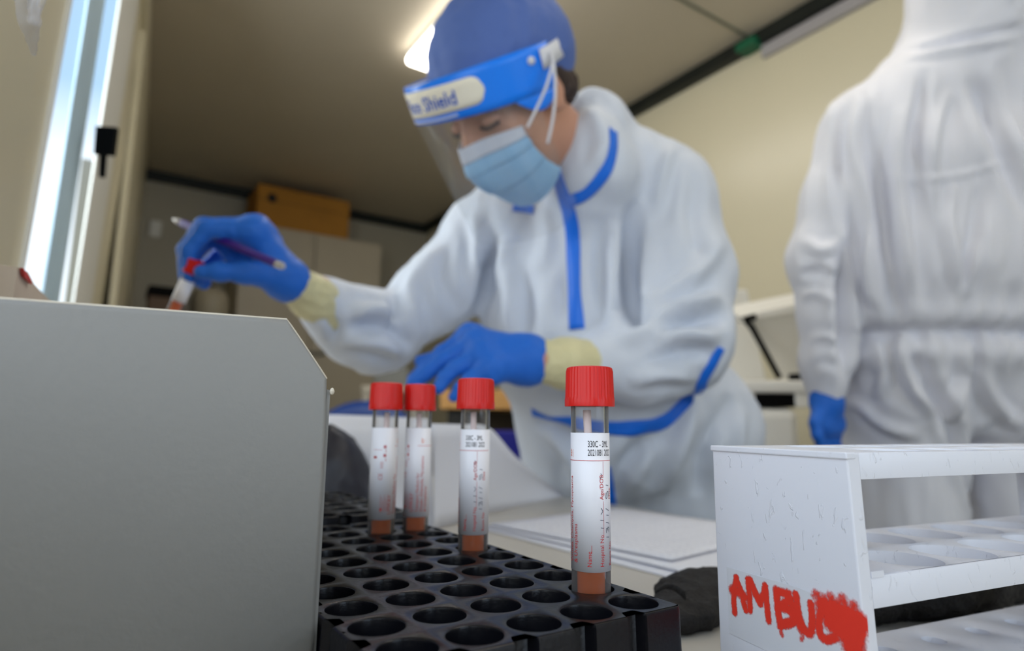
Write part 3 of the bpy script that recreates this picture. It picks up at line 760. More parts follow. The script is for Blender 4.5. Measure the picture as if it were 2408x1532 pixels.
paint([([(478, 1120), (488, 1240), (505, 1365)], w1 * 1.1, 1.1), ([(478, 1125), (540, 1145), (556, 1190), (500, 1228)], w1 * 1.1, 1.1), ([(500, 1228), (575, 1262), (592, 1330), (510, 1352)], w1 * 1.2, 1.15), ([(560, 1150), (600, 1260), (650, 1385)], w1 * 1.4, .95), ([(500, 1350), (510, 1400), (516, 1425)], w1 * .8, .7)], 'painted_letter')
paint([([(610, 1150), (628, 1280), (668, 1388), (708, 1410), (722, 1320), (712, 1215)], w1 * 1.05, 1.1), ([(640, 1360), (655, 1430), (650, 1455)], w1 * .8, .65)], 'painted_letter')
paint([([(790, 1225), (770, 1320), (772, 1410), (815, 1455), (875, 1440)], w1 * 1.1, 1.1)], 'painted_letter')
paint([([(735, 1165), (830, 1200), (930, 1235), (1040, 1300)], w1 * 1.2, .62), ([(830, 1200), (900, 1215), (1000, 1262)], w1 * 1.4, .75), ([(800, 1225), (900, 1300), (960, 1420), (985, 1495)], w1 * 2.6, 1.05),
       ([(870, 1255), (960, 1320), (1005, 1400), (1005, 1490)], w1 * 2.8, 1.1), ([(900, 1260), (1000, 1300), (1060, 1345)], w1 * 2.2, 1.1), ([(850, 1330), (930, 1400), (1010, 1430)], w1 * 2.6, 1.1), ([(1010, 1320), (1050, 1350), (1040, 1400), (1010, 1450)], w1 * 2.0, 1.1)], 'painted_smear')
paint([([(750, 1150), (800, 1215)], w1 * 1.5, .72), ([(845, 1165), (875, 1235)], w1 * 1.5, .75), ([(925, 1180), (945, 1260)], w1 * 1.6, .75), ([(1000, 1225), (1010, 1300)], w1 * 1.5, .75), ([(960, 1440), (985, 1515)], w1 * 1.6, .9)], 'painted_smear')

gy = np.arange(-.0035, LW - .002, .00042); gz = np.arange(.003, .066, .00042)
GY, GZ = np.meshgrid(gy, gz, indexing='ij'); XX = np.stack([np.zeros(GY.size), GY.ravel(), GZ.ravel()], 1); CV = np.zeros(len(XX))
for pts, w_, cov in STROKES:
    sp = [np.array((0, q[1], q[2])) for q in smooth_path([c7(*p) for p in pts], 6 * len(pts))]
    d_, t_ = seg_dist(XX, sp); CV = np.maximum(CV, cov * np.clip(1.25 * (1 - d_ / (w_ * 1.75)), 0, .95))
MBp = MB().grid([[(-.00030, y, z) for z in gz] for y in gy])
lt_ = bpy.data.meshes.new('painted_lettering'); lt_.from_pydata(MBp.v, [], MBp.f); lt_.materials.append(M_REDPAINT)
at_ = lt_.attributes.new('cover', 'FLOAT', 'POINT'); at_.data.foreach_set('value', list(CV))
bm_ = bmesh.new(); bm_.from_mesh(lt_); ly = bm_.verts.layers.float['cover']
bmesh.ops.delete(bm_, geom=[f_ for f_ in bm_.faces if all(v_[ly] <= 0.001 for v_ in f_.verts)], context='FACES'); bm_.to_mesh(lt_); bm_.free()
po = bpy.data.objects.new('painted_lettering', lt_); COL.objects.link(po); po.parent = wr

# ------------------------------------------------------------------ papers on the worktop
def sheet_flat(name, corner, e, f, a, b, z, m, label, curl=0.0, group=None):
    c = np.array(corner); P = [[np.array((*(c + e * u * a + f * v * b), z + curl * (abs(u - .5) * 2) ** 2.5 * .01 + curl * .004 * math.sin(5 * u + 3 * v))) for v in np.linspace(0, 1, 12)] for u in np.linspace(0, 1, 16)]
    o = MB().sheet(P, .0004).build(name, m, smooth=True); rebase(o, (*c, z)); tag(o, label, 'paper', group); return o
za = TABLE_Z
A0 = on_z(1118, 1243, za)[:2]; A1 = on_z(1735, 1404, za)[:2]; ea = unit(A1 - A0); fa = np.array((-ea[1], ea[0])); fa = fa if fa[0] > 0 else -fa
sheet_flat('paper_sheet', A0, ea, fa, .300, .212, za + .0008, M_PAPER, 'bottom sheet of the paper pile beside the black rack, near edge lavender-lit')
def rot2(v, a): c, s = math.cos(a), math.sin(a); return np.array((v[0] * c - v[1] * s, v[0] * s + v[1] * c))
sheet_flat('paper_sheet', A0 + ea * .004 + fa * .006, rot2(ea, R(2.0)), rot2(fa, R(2.0)), .297, .21, za + .0030, M_PAPER, 'second sheet of the paper pile, slightly turned over the bottom one')
sheet_flat('paper_sheet', A0 + ea * .012 + fa * .010, rot2(ea, R(5.5)), rot2(fa, R(5.5)), .225, .21, za + .0052, M_PRINT, 'topmost printed form of the paper pile beside the black rack')
# booklet standing half open: a lit left leaf and a shaded right leaf
bk = empty('booklet', on_z(1018, 1248, za)); tag(bk, 'open white booklet standing upright behind the red-capped tubes', 'booklet')
def curve_w(lst, n): return smooth_path(lst, n)
bot = curve_w([on_z(1018, 1247, za + .001), on_z(1090, 1226, za + .001), on_z(1160, 1205, za + .001), on_z(1325, 1168, za + .001)], 20)
dB = [project(q)[2] for q in bot]
top_px = curve_w([np.array((1015, 997, .0)), np.array((1080, 999, 0)), np.array((1150, 1006, 0)), np.array((1215, 1076, 0)), np.array((1325, 1166, 0))], 20)
top = [W(q[0], q[1], d * (1 - .07 * (1 - k / 19))) for k, (q, d) in enumerate(zip(top_px, dB))]
put(MB().sheet([[bot[i] * (1 - v) + top[i] * v + FW * .012 * math.sin(PI * v) for v in np.linspace(0, 1, 8)] for i in range(20)], .0006).build('leaf', M_PAPER, smooth=True), bk)
d0 = dB[0]
lb = [on_z(1018, 1247, za + .001), W(640, 1262, d0 * 1.02)]; lb[1][2] = za + .001
lt = [W(1015, 997, d0 * 1.07), W(640, 984, d0 * 1.24)]
put(MB().sheet([[lb[0] * (1 - u) * (1 - v) + lb[1] * u * (1 - v) + lt[0] * (1 - u) * v + lt[1] * u * v + FW * .006 * math.sin(PI * u) for v in np.linspace(0, 1, 8)] for u in np.linspace(0, 1, 12)], .0006).build('leaf', M_PAPER, smooth=True), bk)
put(MB().sheet([[lb[0] * (1 - u) * (1 - v) + lb[1] * u * (1 - v) + lt[0] * (1 - u) * v + lt[1] * u * v + FW * (.014 + .01 * math.sin(PI * u)) + (0, 0, .003) for v in np.linspace(0, 1, 8)] for u in np.linspace(0.02, .98, 12)], .0006).build('leaf', M_PAPER, smooth=True), bk)
# dark rounded pouch on the worktop between the second rack and the booklet
cF = W(744, 1165, .675)
fb = Field(); rxh, ryh = unit((RT[0], RT[1], 0)), unit((FW[0], FW[1], 0))
fb.ell((cF[0], cF[1], TABLE_Z + .030), (.059, .048, .078), [rxh, ryh, np.array((0, 0, 1.0))], .01); fb.ell(np.array((cF[0], cF[1], TABLE_Z + .016)) - rxh * .03, (.075, .054, .03), [rxh, ryh, np.array((0, 0, 1.0))], .02)
v, f = fb.mesh(.004, .02); v = cloth_noise(v, f, .003, 28, (1, 1, 1), 6); v[:, 2] = np.maximum(v[:, 2], TABLE_Z + .0004)
fo = mk('vinyl_pouch', v, f, M_NAVY, smooth=True); rebase(fo, (cF[0], cF[1], TABLE_Z)); tag(fo, 'dark rounded vinyl pouch between the empty black rack and the booklet', 'pouch')

# ------------------------------------------------------------------ black mesh pouch behind the white rack
fb = Field(); zt = TABLE_Z
for (x, y, r, h) in ((.288, .252, .022, .019), (.320, .268, .026, .026), (.352, .262, .028, .022), (.390, .208, .030, .050), (.43, .190, .030, .054), (.475, .184, .030, .054), (.52, .178, .028, .050), (.56, .174, .022, .044)):
    fb.ell((x, y, zt + h * .38), (r * 1.3, r * .85, h * .45), k=.009)
v, f = fb.mesh(.0028, .02); v = cloth_noise(v, f, .0030, 70, (1, 1, 1.5), 3); v[:, 2] = np.maximum(v[:, 2], zt + .0004)
bg = mk('fabric_pouch', v, f, M_BAG, smooth=True); rebase(bg, (.40, .25, zt)); tag(bg, 'crumpled black mesh fabric pouch lying behind the white rack', 'pouch')
s0, s1 = W(1612, 1402, .325), W(1541, 1395, .345)
MB().sheet([[s0 * (1 - u) + s1 * u + np.array((0, 0, .004 * math.sin(PI * u))) + UP * w_ for w_ in (-.0022 * (1 - .7 * u), .0022 * (1 - .7 * u))] for u in np.linspace(0, 1, 10)], .0008).build('pull_tab', M_BAG, None, smooth=True)
pt_ = bpy.data.objects['pull_tab']; pt_.parent = bg; pt_.matrix_parent_inverse = Matrix.Translation(-Vector(bg.location))

# ------------------------------------------------------------------ things further back in the room
# beige two-door cupboard against the back wall with a brown box on top
YC = YB - .42
cl, cr = on_y(556, 700, YC)[0], on_y(893, 700, YC)[0]; zc = on_y(745, 548, YC)[2]
cb = empty('cupboard', ((cl + cr) / 2, YC + .2, 0)); tag(cb, 'tall beige two-door cupboard against the back wall', 'cupboard')
put(MB().box((cl, YC + .02, 0), (cr, YB - .01, zc), bev=.006).build('body', M_CUPB), cb)
xm = on_y(740, 600, YC)[0]
for a, b, hx_ in ((cl + .004, xm - .004, xm - .05), (xm + .004, cr - .004, xm + .05)):
    d = put(MB().box((a, YC, .08), (b, YC + .019, zc - .02), bev=.004).build('door', M_CUPB), cb)
    h = MB().box((hx_ - .05, YC - .03, 1.28), (hx_ + .05, YC - .001, 1.30), bev=.004).build('handle', M_GREYM); h.parent = d; h.matrix_parent_inverse = Matrix.Translation(-Vector(cb.location)) if False else (Matrix.Translation(Vector(cb.location)) @ Matrix.Translation(-Vector(cb.location)))
bl, br = on_y(603, 500, YC + .03)[0], on_y(822, 500, YC + .03)[0]; zt2 = min(on_y(640, 437, YC + .03)[2], ZC - .035)
cbx = empty('cardboard_box', ((bl + br) / 2, YC + .2, zc)); tag(cbx, 'brown cardboard box lying on top of the beige cupboard', 'box')
put(MB().box((bl, YC + .03, zc), (br, YB - .05, zt2), bev=.004).build('carton_body', M_BOXO), cbx)
pm = on_y(640, 466, YC + .03); put(MB().ell(pm, (.03, .0015, .032)).build('printed_mark', M_DARK), cbx)
put(MB().box((bl - .001, YC + .029, zt2 - .10), (br + .001, YC + .0305, zt2 - .097)).build('lid_seam', M_DARK), cbx)
# small white fitting on the back wall
wpt = on_y(365, 540, YB); o = MB().box((-.035, -.03, -.055), (.035, 0, .055), bev=.008).build('wall_socket', M_PVC); o.location = Vector(wpt); tag(o, 'small pale fitting on the back wall left of the pen', 'socket')
# grey filing cabinet at the far left with two things on it
YQ = 3.3
ql, qr = xl(YQ + .4) + .03, on_y(545, 740, YQ)[0]; zq = on_y(440, 742, YQ)[2]
fc = empty('filing_cabinet', ((ql + qr) / 2, YQ + .2, 0)); tag(fc, 'tall dark grey cabinet in the far left corner of the room', 'cabinet')
put(MB().box((ql, YQ + .02, 0), (qr, YQ + .42, zq), bev=.006).build('body', mat('dark_grey_metal', srgb(84, 80, 66), .5)), fc)
for k in range(3): put(MB().box((ql + .01, YQ, .08 + k * (zq - .1) / 3), (qr - .01, YQ + .019, .06 + (k + 1) * (zq - .1) / 3), bev=.003).build('drawer', mat('dark_grey_metal_front', srgb(92, 88, 74), .5)), fc)
p1 = on_y(386, 742, YQ + .1); bx = empty('storage_box', (p1[0], p1[1], zq)); tag(bx, 'small brown box with a black lid on the far left cabinet', 'box')
MB().box((-.075, -.06, 0), (.085, .10, .085), bev=.006).build('box_body', mat('brown_fibreboard', srgb(96, 78, 66), .7), bx); MB().box((-.08, -.065, .085), (.09, .105, .135), bev=.008).build('lid', M_BLACKP, bx)
p2 = on_y(490, 742, YQ + .14); cn = empty('canister', (p2[0], p2[1], zq)); tag(cn, 'pale rounded canister on the far left cabinet beside the brown box', 'canister')
MB().lathe([(.001, 0), (.075, 0), (.088, .03), (.09, .10), (.078, .145), (.05, .168), (.02, .176), (.001, .177)], 32).build('canister_body', mat('pale_grey_plastic', srgb(150, 142, 126), .5), cn, smooth=True)
MB().lathe([(.001, .176), (.018, .176), (.018, .192), (.001, .194)], 20).build('knob', M_BLACKP, cn)
# wooden table, blue chair, grey machine and blue bin behind the person
def px_box(name, x0, x1, ytop, ybot, d, depth, m, bev=.004):
    a = W(x0, ytop, d); b = W(x1, ytop, d); c = W(x0, ybot, d); fx = unit(np.append((b - a)[:2], 0)); fy = np.array((-fx[1], fx[0], 0)); fy = fy if fy @ FW > 0 else -fy
    M = Matrix(((fx[0], fy[0], 0, a[0]), (fx[1], fy[1], 0, a[1]), (0, 0, 1, 0), (0, 0, 0, 1)))
    return MB().box((0, 0, c[2]), (np.linalg.norm((b - a)[:2]), depth, a[2]), M, bev).build(name, m), M, np.linalg.norm((b - a)[:2]), a[2], c[2]
dt = 2.1
wt = empty('wooden_desk', W(1130, 990, dt) * (1, 1, 0)); tag(wt, 'light wooden desk standing behind the person, its edge above the red caps', 'desk')
o, Mt, wl_, zt_, zb_ = px_box('desk_top', 1035, 1330, 917, 963, dt, .55, M_WOOD); put(o, wt)
for a in (.05, wl_ - .05):
    for b in (.05, .5): put(MB().box((a - .025, b - .025, 0), (a + .025, b + .025, zb_), Mt).build('leg', M_DARK), wt)
put(MB().box((.02, .40, .35), (wl_ - .02, .42, zb_), Mt).build('back_panel', mat('dark_brown_board', srgb(84, 74, 58), .6)), wt)
put(MB().box((.02, .06, .30), (wl_ - .02, .40, .32), Mt).build('shelf', mat('dark_brown_board', srgb(84, 74, 58), .6)), wt)
o, Mt2, w2, a2, b2 = px_box('storage_bin', 1150, 1235, 1013, 1175, dt - .12, .10, M_BLUEBIN, .01); o.location.z += 0
bmn = min(v.co.z for v in o.data.vertices)
for v in o.data.vertices:
    if v.co.z < bmn + .02: v.co.z -= bmn
rebase(o, (sum(v.co.x for v in o.data.vertices) / len(o.data.vertices), sum(v.co.y for v in o.data.vertices) / len(o.data.vertices), 0)); tag(o, 'deep blue plastic bin on the floor under the wooden desk', 'bin')
dm = 2.6
ms = empty('machine_stand', W(915, 1000, dm) * (1, 1, 0)); tag(ms, 'beige stand carrying the small grey machine before the cupboard', 'stand')
o, Mm, wm, zm1, _ = px_box('stand_top', 850, 985, 906, 925, dm, .30, M_CUPB); put(o, ms)
for a in (.02, wm - .02):
    for b in (.02, .28): put(MB().box((a - .015, b - .015, 0), (a + .015, b + .015, zm1 - .02), Mm).build('leg', M_CUPB), ms)
gm = empty('label_printer', W(915, 906, dm + .1)); gm.location.z = zm1; tag(gm, 'small grey machine on the beige stand left of the gloved fingertips', 'machine')
o, _, _, _, _ = px_box('housing', 880, 960, 864, 907, dm + .06, .16, M_GREYM, .008); put(o, gm)
o, _, _, _, _ = px_box('paper_slot', 890, 950, 893, 897, dm + .055, .01, M_DARK, .001); put(o, gm)
dch = 2.3
chp = W(862, 1000, dch); ch = empty('chair', (chp[0], chp[1], 0)); tag(ch, 'blue plastic chair with a rounded back beside the worktop', 'chair')
rx = unit((RT[0], RT[1], 0)); ry = unit((FW[0], FW[1], 0)); zch = W(862, 943, dch)[2]
def chpt(a, b, c): return rx * a + ry * b + np.array((0, 0, c))
rows = []
for u in np.linspace(-1, 1, 18):
    rows.append([chpt(.20 * u, .05 * u * u * -1 + .03 * (1 - t), .52 + (zch - .52 - .30 * (1 - math.sqrt(max(0, 1 - (abs(u) ** 2.2) * .96))) * .6) * t) for t in np.linspace(0, 1, 10)])
MB().sheet(rows, .012).build('backrest', M_BLUECH, ch, smooth=True)
MB().sheet([[chpt(.2 * u, -.40 * t + .0, .45 - .02 * math.sin(PI * t) + .012 * u * u) for t in np.linspace(0, 1, 10)] for u in np.linspace(-1, 1, 10)], .014).build('seat', M_BLUECH, ch, smooth=True)
for a, b in ((-.17, -.02), (.17, -.02), (-.17, -.37), (.17, -.37)):
    MB().tube([chpt(a, b, .44), chpt(a * 1.1, b + (-.03 if b < -.2 else .03), 0)], .011, 10).build('leg', M_STEEL, ch, smooth=True)
for s in (-.17, .17): MB().tube([chpt(s, -.02, .44), chpt(s, .0, .56)], .011, 10).build('back_support', M_STEEL, ch, smooth=True)
# white laboratory instrument with its lid propped open, on a white cabinet by the right wall
di = 1.62
def iw(x, y, dd=0.0): return W(x, y, di + dd)
lw_z = W(1800, 958, di)[2]
lc = empty('lab_cabinet', W(1850, 1000, di + .15) * (1, 1, 0)); tag(lc, 'white rounded floor cabinet under the open laboratory instrument', 'cabinet')
o, Mi, wi, zi, _ = px_box('cabinet_body', 1700, 1881, 958, 1100, di, .30, M_INSTR, .025)
for v in o.data.vertices:
    if v.co.z < zi - .05: v.co.z = 0.0
put(o, lc)
ins = empty('lab_instrument', W(1850, 958, di + .15)); ins.location.z = zi; tag(ins, 'white laboratory instrument with its lid propped open between the two people', 'machine')
o, Mj, wj, zj, _ = px_box('instrument_body', 1715, 1985, 893, 924, di + .01, .30, M_INSTR, .008); put(o, ins)
o, *_ = px_box('dark_slot', 1776, 1870, 924, 957, di + .015, .30, M_BLACKP, .002); put(o, ins)
o, *_ = px_box('front_pillar', 1870, 1905, 923, 958, di + .012, .30, M_INSTR, .003); put(o, ins)
o, *_ = px_box('front_pillar', 1716, 1776, 923, 958, di + .012, .30, M_INSTR, .003); put(o, ins)
lidq = [iw(1752, 757, .14), iw(1980, 712, .18), iw(1980, 893, .27), iw(1835, 893, .25)]
nl = unit(np.cross(lidq[1] - lidq[0], lidq[3] - lidq[0])); nl = nl if nl @ FW > 0 else -nl
lid = put(MB().prism(lidq, nl * .02).build('lid', M_INSTR), ins)
lr = put(MB().prism([iw(1738, 745, .13), iw(1980, 694, .17), iw(1980, 714, .17), iw(1742, 757, .13)], nl * .07).build('lid_rim', M_INSTR), ins)
put(MB().tube([iw(1752, 752, .13), iw(1768, 770, .135), iw(1832, 888, .16)], .0085, 8).build('lid_strut', M_BLACKP), ins)
put(MB().tube([iw(1738, 750, .14), iw(1776, 746, .14)], .010, 8).build('hinge', M_BLACKP), ins)
put(MB().box((-.02, -.02, 0), (.03, .02, .02), Matrix.Translation(Vector(iw(1880, 897, .05))), .003).build('lid_catch', M_BLACKP), ins)
wb = empty('wall_panel', W(1740, 800, di + .30)); tag(wb, 'white board standing behind the opened laboratory instrument', 'board')
q = [iw(1716, 684, .26), iw(1757, 684, .26), iw(1800, 893, .29), iw(1700, 893, .29)]
put(MB().prism(q, nl * .012).build('board', M_INSTR), wb)
# crumpled clear bag high on the near left wall, and a small red and white packet on the window sill
def nw(x, y, off=.03): return on_plane(x, y, PL + NL * off, NL)
hb = nw(66, 40)
fb = Field(); fb.cone(nw(62, -60), .0055, nw(68, 45), .005, .002).cone(nw(68, 45), .005, nw(80, 128), .0015, .002).cone(nw(92, -40), .005, nw(78, 50), .0025, .002)
v, f = fb.mesh(.0014, .01); v = cloth_noise(v, f, .0008, 160, (1, 1, .6), 9)
M_BAGC = bpy.data.materials.new('hazy_plastic_film'); M_BAGC.use_nodes = True; M_BAGC.node_tree.nodes.clear(); thin_glass(M_BAGC.node_tree, (.93, .93, .94), .08, .16, (.8, .78, .8), .15)
o = mk('plastic_bag', v, f, M_BAGC, smooth=True); rebase(o, hb); tag(o, 'crumpled clear plastic bag hanging high on the wall beside the window', 'bag')
pkt = empty('packet', nw(85, 700, .02)); tag(pkt, 'pale paper packet with a red edge standing against the wall below the window', 'packet')
A = [nw(28, 720, .025), nw(40, 628, .025), nw(66, 640, .025), nw(80, 668, .025), nw(110, 700, .025), nw(150, 740, .025)]
A += [np.array((A[-1][0], A[-1][1], TABLE_Z + .001)), np.array((A[0][0], A[0][1], TABLE_Z + .001))]
put(MB().prism(A, -NL * .022).build('packet_body', M_BRASSY), pkt)
put(MB().prism([nw(46, 630, .0255), nw(62, 652, .0255), nw(68, 668, .0255), nw(50, 650, .0255)], NL * .002).build('red_edge', mat('red_print', srgb(214, 60, 60), .5)), pkt)

# ================================================================== PEOPLE
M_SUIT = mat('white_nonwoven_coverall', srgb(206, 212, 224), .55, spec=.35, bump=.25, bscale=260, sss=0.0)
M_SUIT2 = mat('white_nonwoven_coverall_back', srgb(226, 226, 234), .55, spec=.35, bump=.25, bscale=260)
M_SEAM = mat('blue_seam_tape', srgb(16, 110, 226), .4, bump=.15, bscale=160)
M_GLOVE = mat('blue_nitrile', srgb(38, 106, 206), .5, spec=.28, bump=.22, bscale=150)
M_CUFF = mat('pale_latex', srgb(212, 204, 160), .5, bump=.4, bscale=160, var=.06, vscale=30, sss=.0)
M_SKIN = mat('skin', srgb(196, 146, 122), .5, spec=.35, bump=.1, bscale=300, var=.05, vscale=25, sss=.1)
M_HAIR = mat('dark_brown_hair', srgb(44, 26, 20), .5, bump=.6, bscale=260, stretch=(1, 1, .1))
M_CAPB = mat('blue_cap_fabric', srgb(78, 104, 170), .7, bump=.3, bscale=240)
M_BAND = mat('blue_band_film', srgb(20, 128, 248), .3, spec=.45)
M_FOAM = mat('white_foam', srgb(232, 226, 210), .8, bump=.3, bscale=400)
M_WELAST = mat('white_elastic', srgb(214, 214, 220), .6, bump=.5, bscale=300)
M_MASK = mat('light_blue_mask', srgb(146, 192, 230), .7, bump=.25, bscale=300)
M_MASKW = mat('white_mask_edge', srgb(206, 212, 226), .7, bump=.25, bscale=300)
M_EYE = mat('eye_white', srgb(225, 220, 214), .2)
def Pr(x, y, d, r): return (W(x, y, d), px(r, d))
def limb(F_, lst, k=.03): F_.chain([Pr(*q) for q in lst], k)

# ------------------------------------------------------------------ person leaning over the worktop
HE = math.atan((CY - 196) / F)
HF = view_vec((-.60, -.40, .69), HE); HT_ = view_vec((-.36, .93, .06), HE); HT_ = unit(HT_ - HF * (HT_ @ HF)); HLf = np.cross(HT_, HF)
HC = W(1180, 196, .84)
def hp(f_, l_, t_): return HC + HF * f_ + HLf * l_ + HT_ * t_
HAX = [HF, HLf, HT_]
NECK0, NECK1 = hp(-.035, 0, -.09), W(1392, 420, 1.0)
bf = Field()
bf.ell(hp(-.014, 0, .016), (.092, .074, .096), HAX, .02)                       # cranium
bf.ell(hp(.026, 0, -.060), (.062, .056, .068), HAX, .03)                      # face and jaw
bf.ell(hp(.046, 0, -.112), (.024, .026, .018), HAX, .02)                      # chin
bf.cone(hp(.080, 0, -.004), .0085, hp(.102, 0, -.046), .0105, .012)           # nose
bf.cone(hp(.092, .011, -.050), .007, hp(.092, -.011, -.050), .007, .010)
for s in (-1, 1):
    bf.cone(hp(.081, .012 * s, .002), .0085, hp(.066, .050 * s, .004), .0085, .014)   # brow
    bf.ell(hp(.050, .046 * s, -.044), (.014, .012, .016), HAX, .02)           # cheek
    bf.ell(hp(-.006, .076 * s, -.030), (.019, .0065, .030), HAX, .006)        # ear
bf.cone(hp(.086, .020, -.078), .006, hp(.086, -.020, -.078), .006, .008)      # lips
bf.cone(NECK0, .052, NECK1, .058, .03)
SHR, SHL = W(1135, 545, 1.08), W(1588, 445, 1.0)
bf.cone(SHR, .052, NECK1, .06, .04).cone(NECK1, .06, SHL, .052, .04)
bf.chain([Pr(1330, 560, 1.05, 90), Pr(1370, 780, 1.06, 85), Pr(1480, 1010, 1.10, 110), Pr(1500, 1130, 1.12, 112)], .05)
bf.chain([(SHR, .045), (W(890, 785, .95), .036), (W(740, 700, .85), .027), (W(672, 660, .797), .026)], .02)
bf.chain([(SHL, .048), (W(1605, 820, .90), .038), (W(1400, 855, .86), .029), (W(1262, 849, .802), .0265)], .02)
HIPL, HIPR = W(1420, 1180, 1.14), W(1600, 1190, 1.10)
for hp_, out in ((HIPL, -.03), (HIPR, .03)):
    kn = np.array((hp_[0] + .02, hp_[1] + out, .44)); an = np.array((hp_[0] + .06, hp_[1] + out * 1.5, .07))
    bf.chain([(hp_, .075), (kn, .052), (an, .036), (an + (-.13, 0, -.035), .030)], .03)
v, f = bf.mesh(.0062, sm=1)
p1 = mk('person', v, f, M_SKIN, smooth=True)
tag(p1, 'person in a blue-taped white coverall, face shield and mask, leaning over tubes', 'person')
rebase(p1, (float(HIPL[0] + HIPR[0]) / 2, float(HIPL[1] + HIPR[1]) / 2, 0))
def dress(o, parent=p1): o.parent = parent; o.matrix_parent_inverse = Matrix.Translation(-parent.location); return o
# coverall
cf = Field()
limb(cf, [(1146, 545, 1.08, 88), (1240, 470, 1.05, 84), (1370, 430, 1.02, 92), (1480, 422, 1.01, 98), (1572, 458, 1.0, 94)], .04)
limb(cf, [(1250, 580, 1.06, 128), (1290, 790, 1.04, 135), (1385, 1010, 1.08, 146), (1370, 1180, 1.12, 140)], .06)
limb(cf, [(1450, 560, 1.03, 128), (1470, 790, 1.03, 132), (1612, 1010, 1.10, 152), (1618, 1190, 1.11, 142)], .06)
limb(cf, [(1360, 640, 1.0, 110), (1390, 830, 1.0, 110), (1480, 1030, 1.04, 120)], .06)
cf.cone(*Pr(1396, 300, .965, 80), *Pr(1400, 430, 1.0, 102), .03)               # collar and folded hood
cf.cone(*Pr(1388, 268, .975, 54), *Pr(1430, 300, .98, 46), .02)
cf.cone(*Pr(1392, 330, .90, 62), *Pr(1400, 400, .915, 86), .03).cone(*Pr(1400, 400, .915, 86), *Pr(1380, 470, .96, 100), .03)
limb(cf, [(1146, 548, 1.08, 88), (1030, 690, 1.02, 80), (892, 788, .95, 76), (850, 772, .92, 76), (765, 720, .865, 66)], .035)   # right sleeve
limb(cf, [(1576, 462, 1.0, 97), (1600, 640, .96, 110), (1596, 800, .91, 112), (1510, 850, .88, 88), (1402, 857, .858, 64)], .035)  # left sleeve
for hp_, out in ((HIPL, -.03), (HIPR, .03)):
    kn = np.array((hp_[0] + .02, hp_[1] + out, .44)); an = np.array((hp_[0] + .06, hp_[1] + out * 1.5, .09))
    cf.chain([(hp_, .105), (kn, .085), (an, .065)], .04)
v, f = cf.mesh(.0068, sm=2)
N_ = v.copy()
v = cloth_noise(v, f, .0066, 9, (1, 1, .40), 2)
v = cloth_noise(v, f, .0036, 24, (1, 1, .45), 7)
F1 = [  # (line over the cloth, height, width)
    ([(1485, 470), (1478, 600), (1482, 720), (1500, 760)], -.018, .016), ([(1450, 520), (1440, 640), (1450, 760)], .008, .016), ([(1420, 500), (1415, 640), (1425, 760)], -.006, .012),
    ([(1150, 560), (1148, 660), (1130, 740)], -.014, .014), ([(1110, 500), (1130, 580), (1100, 680)], .010, .014), ([(1180, 560), (1200, 700), (1190, 800)], .008, .018), ([(1235, 620), (1240, 760), (1230, 850)], -.006, .015),
    ([(1060, 560), (1040, 650), (1080, 740)], -.007, .014), ([(1000, 600), (960, 700), (990, 800)], .008, .014), ([(945, 690), (930, 760), (960, 830)], -.009, .012),
    ([(830, 742), (880, 730), (930, 745)], .010, .011), ([(820, 770), (880, 765), (950, 790)], -.009, .011), ([(800, 800), (880, 806), (960, 835)], .010, .011), ([(770, 735), (790, 775), (780, 810)], -.006, .008),
    ([(1700, 560), (1640, 640), (1560, 700), (1490, 740)], .009, .014), ([(1700, 700), (1620, 720), (1520, 760)], .012, .013), ([(1710, 745), (1640, 750), (1560, 765)], -.010, .012), ([(1690, 800), (1620, 785), (1540, 800)], .011, .012),
    ([(1680, 830), (1600, 830), (1510, 850)], -.008, .011), ([(1560, 760), (1500, 790), (1430, 800)], .008, .012), ([(1640, 890), (1560, 880), (1480, 900)], .009, .011), ([(1590, 330), (1560, 400), (1540, 520)], .007, .010), ([(1640, 400), (1630, 520), (1660, 620)], -.005, .014),
    ([(1250, 985), (1330, 1020), (1400, 1100)], -.009, .014), ([(1290, 1000), (1350, 1080), (1360, 1180)], .010, .016), ([(1560, 1010), (1480, 1080), (1440, 1170)], -.010, .016), ([(1640, 930), (1600, 1040), (1560, 1160)], .012, .016),
    ([(1720, 930), (1660, 1060), (1640, 1170)], -.010, .015), ([(1750, 960), (1730, 1080), (1720, 1180)], .008, .014), ([(1330, 560), (1325, 700), (1335, 800)], -.004, .014), ([(1280, 470), (1290, 560), (1270, 640)], .005, .014), ([(1390, 250), (1420, 330), (1400, 400)], .005, .012)]
v = add_folds(v, f, F1); v = relax(v, f, 1, .3)
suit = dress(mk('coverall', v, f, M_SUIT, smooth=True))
sb = bvh_of(v, f)
def tape(pts, w, ws=None, n=44): return dress(ribbon('seam_tape', sb, pts, w, M_SEAM, None, n=n, widths=ws), p1)
tapes = [([(1302, 366), (1312, 420), (1335, 490), (1347, 560), (1350, 660), (1357, 775)], .022, [.016, .024, .026, .023, .022, .024]),
         ([(1328, 476), (1380, 455), (1425, 400), (1440, 350), (1440, 308)], .017, None),
         ([(1252, 968), (1300, 985), (1400, 1003), (1480, 1008), (1560, 994), (1625, 930), (1665, 870), (1695, 818)], .018, [.016, .02, .02, .024, .026, .018, .016, .012]),
         ([(1425, 1100), (1434, 1150), (1440, 1195)], .014, None), ([(1207, 488), (1256, 494)], .013, None)]
for a, w, ws in tapes:
    q = tape(a, w, ws); q.parent = suit; q.matrix_parent_inverse = Matrix.Identity(4)
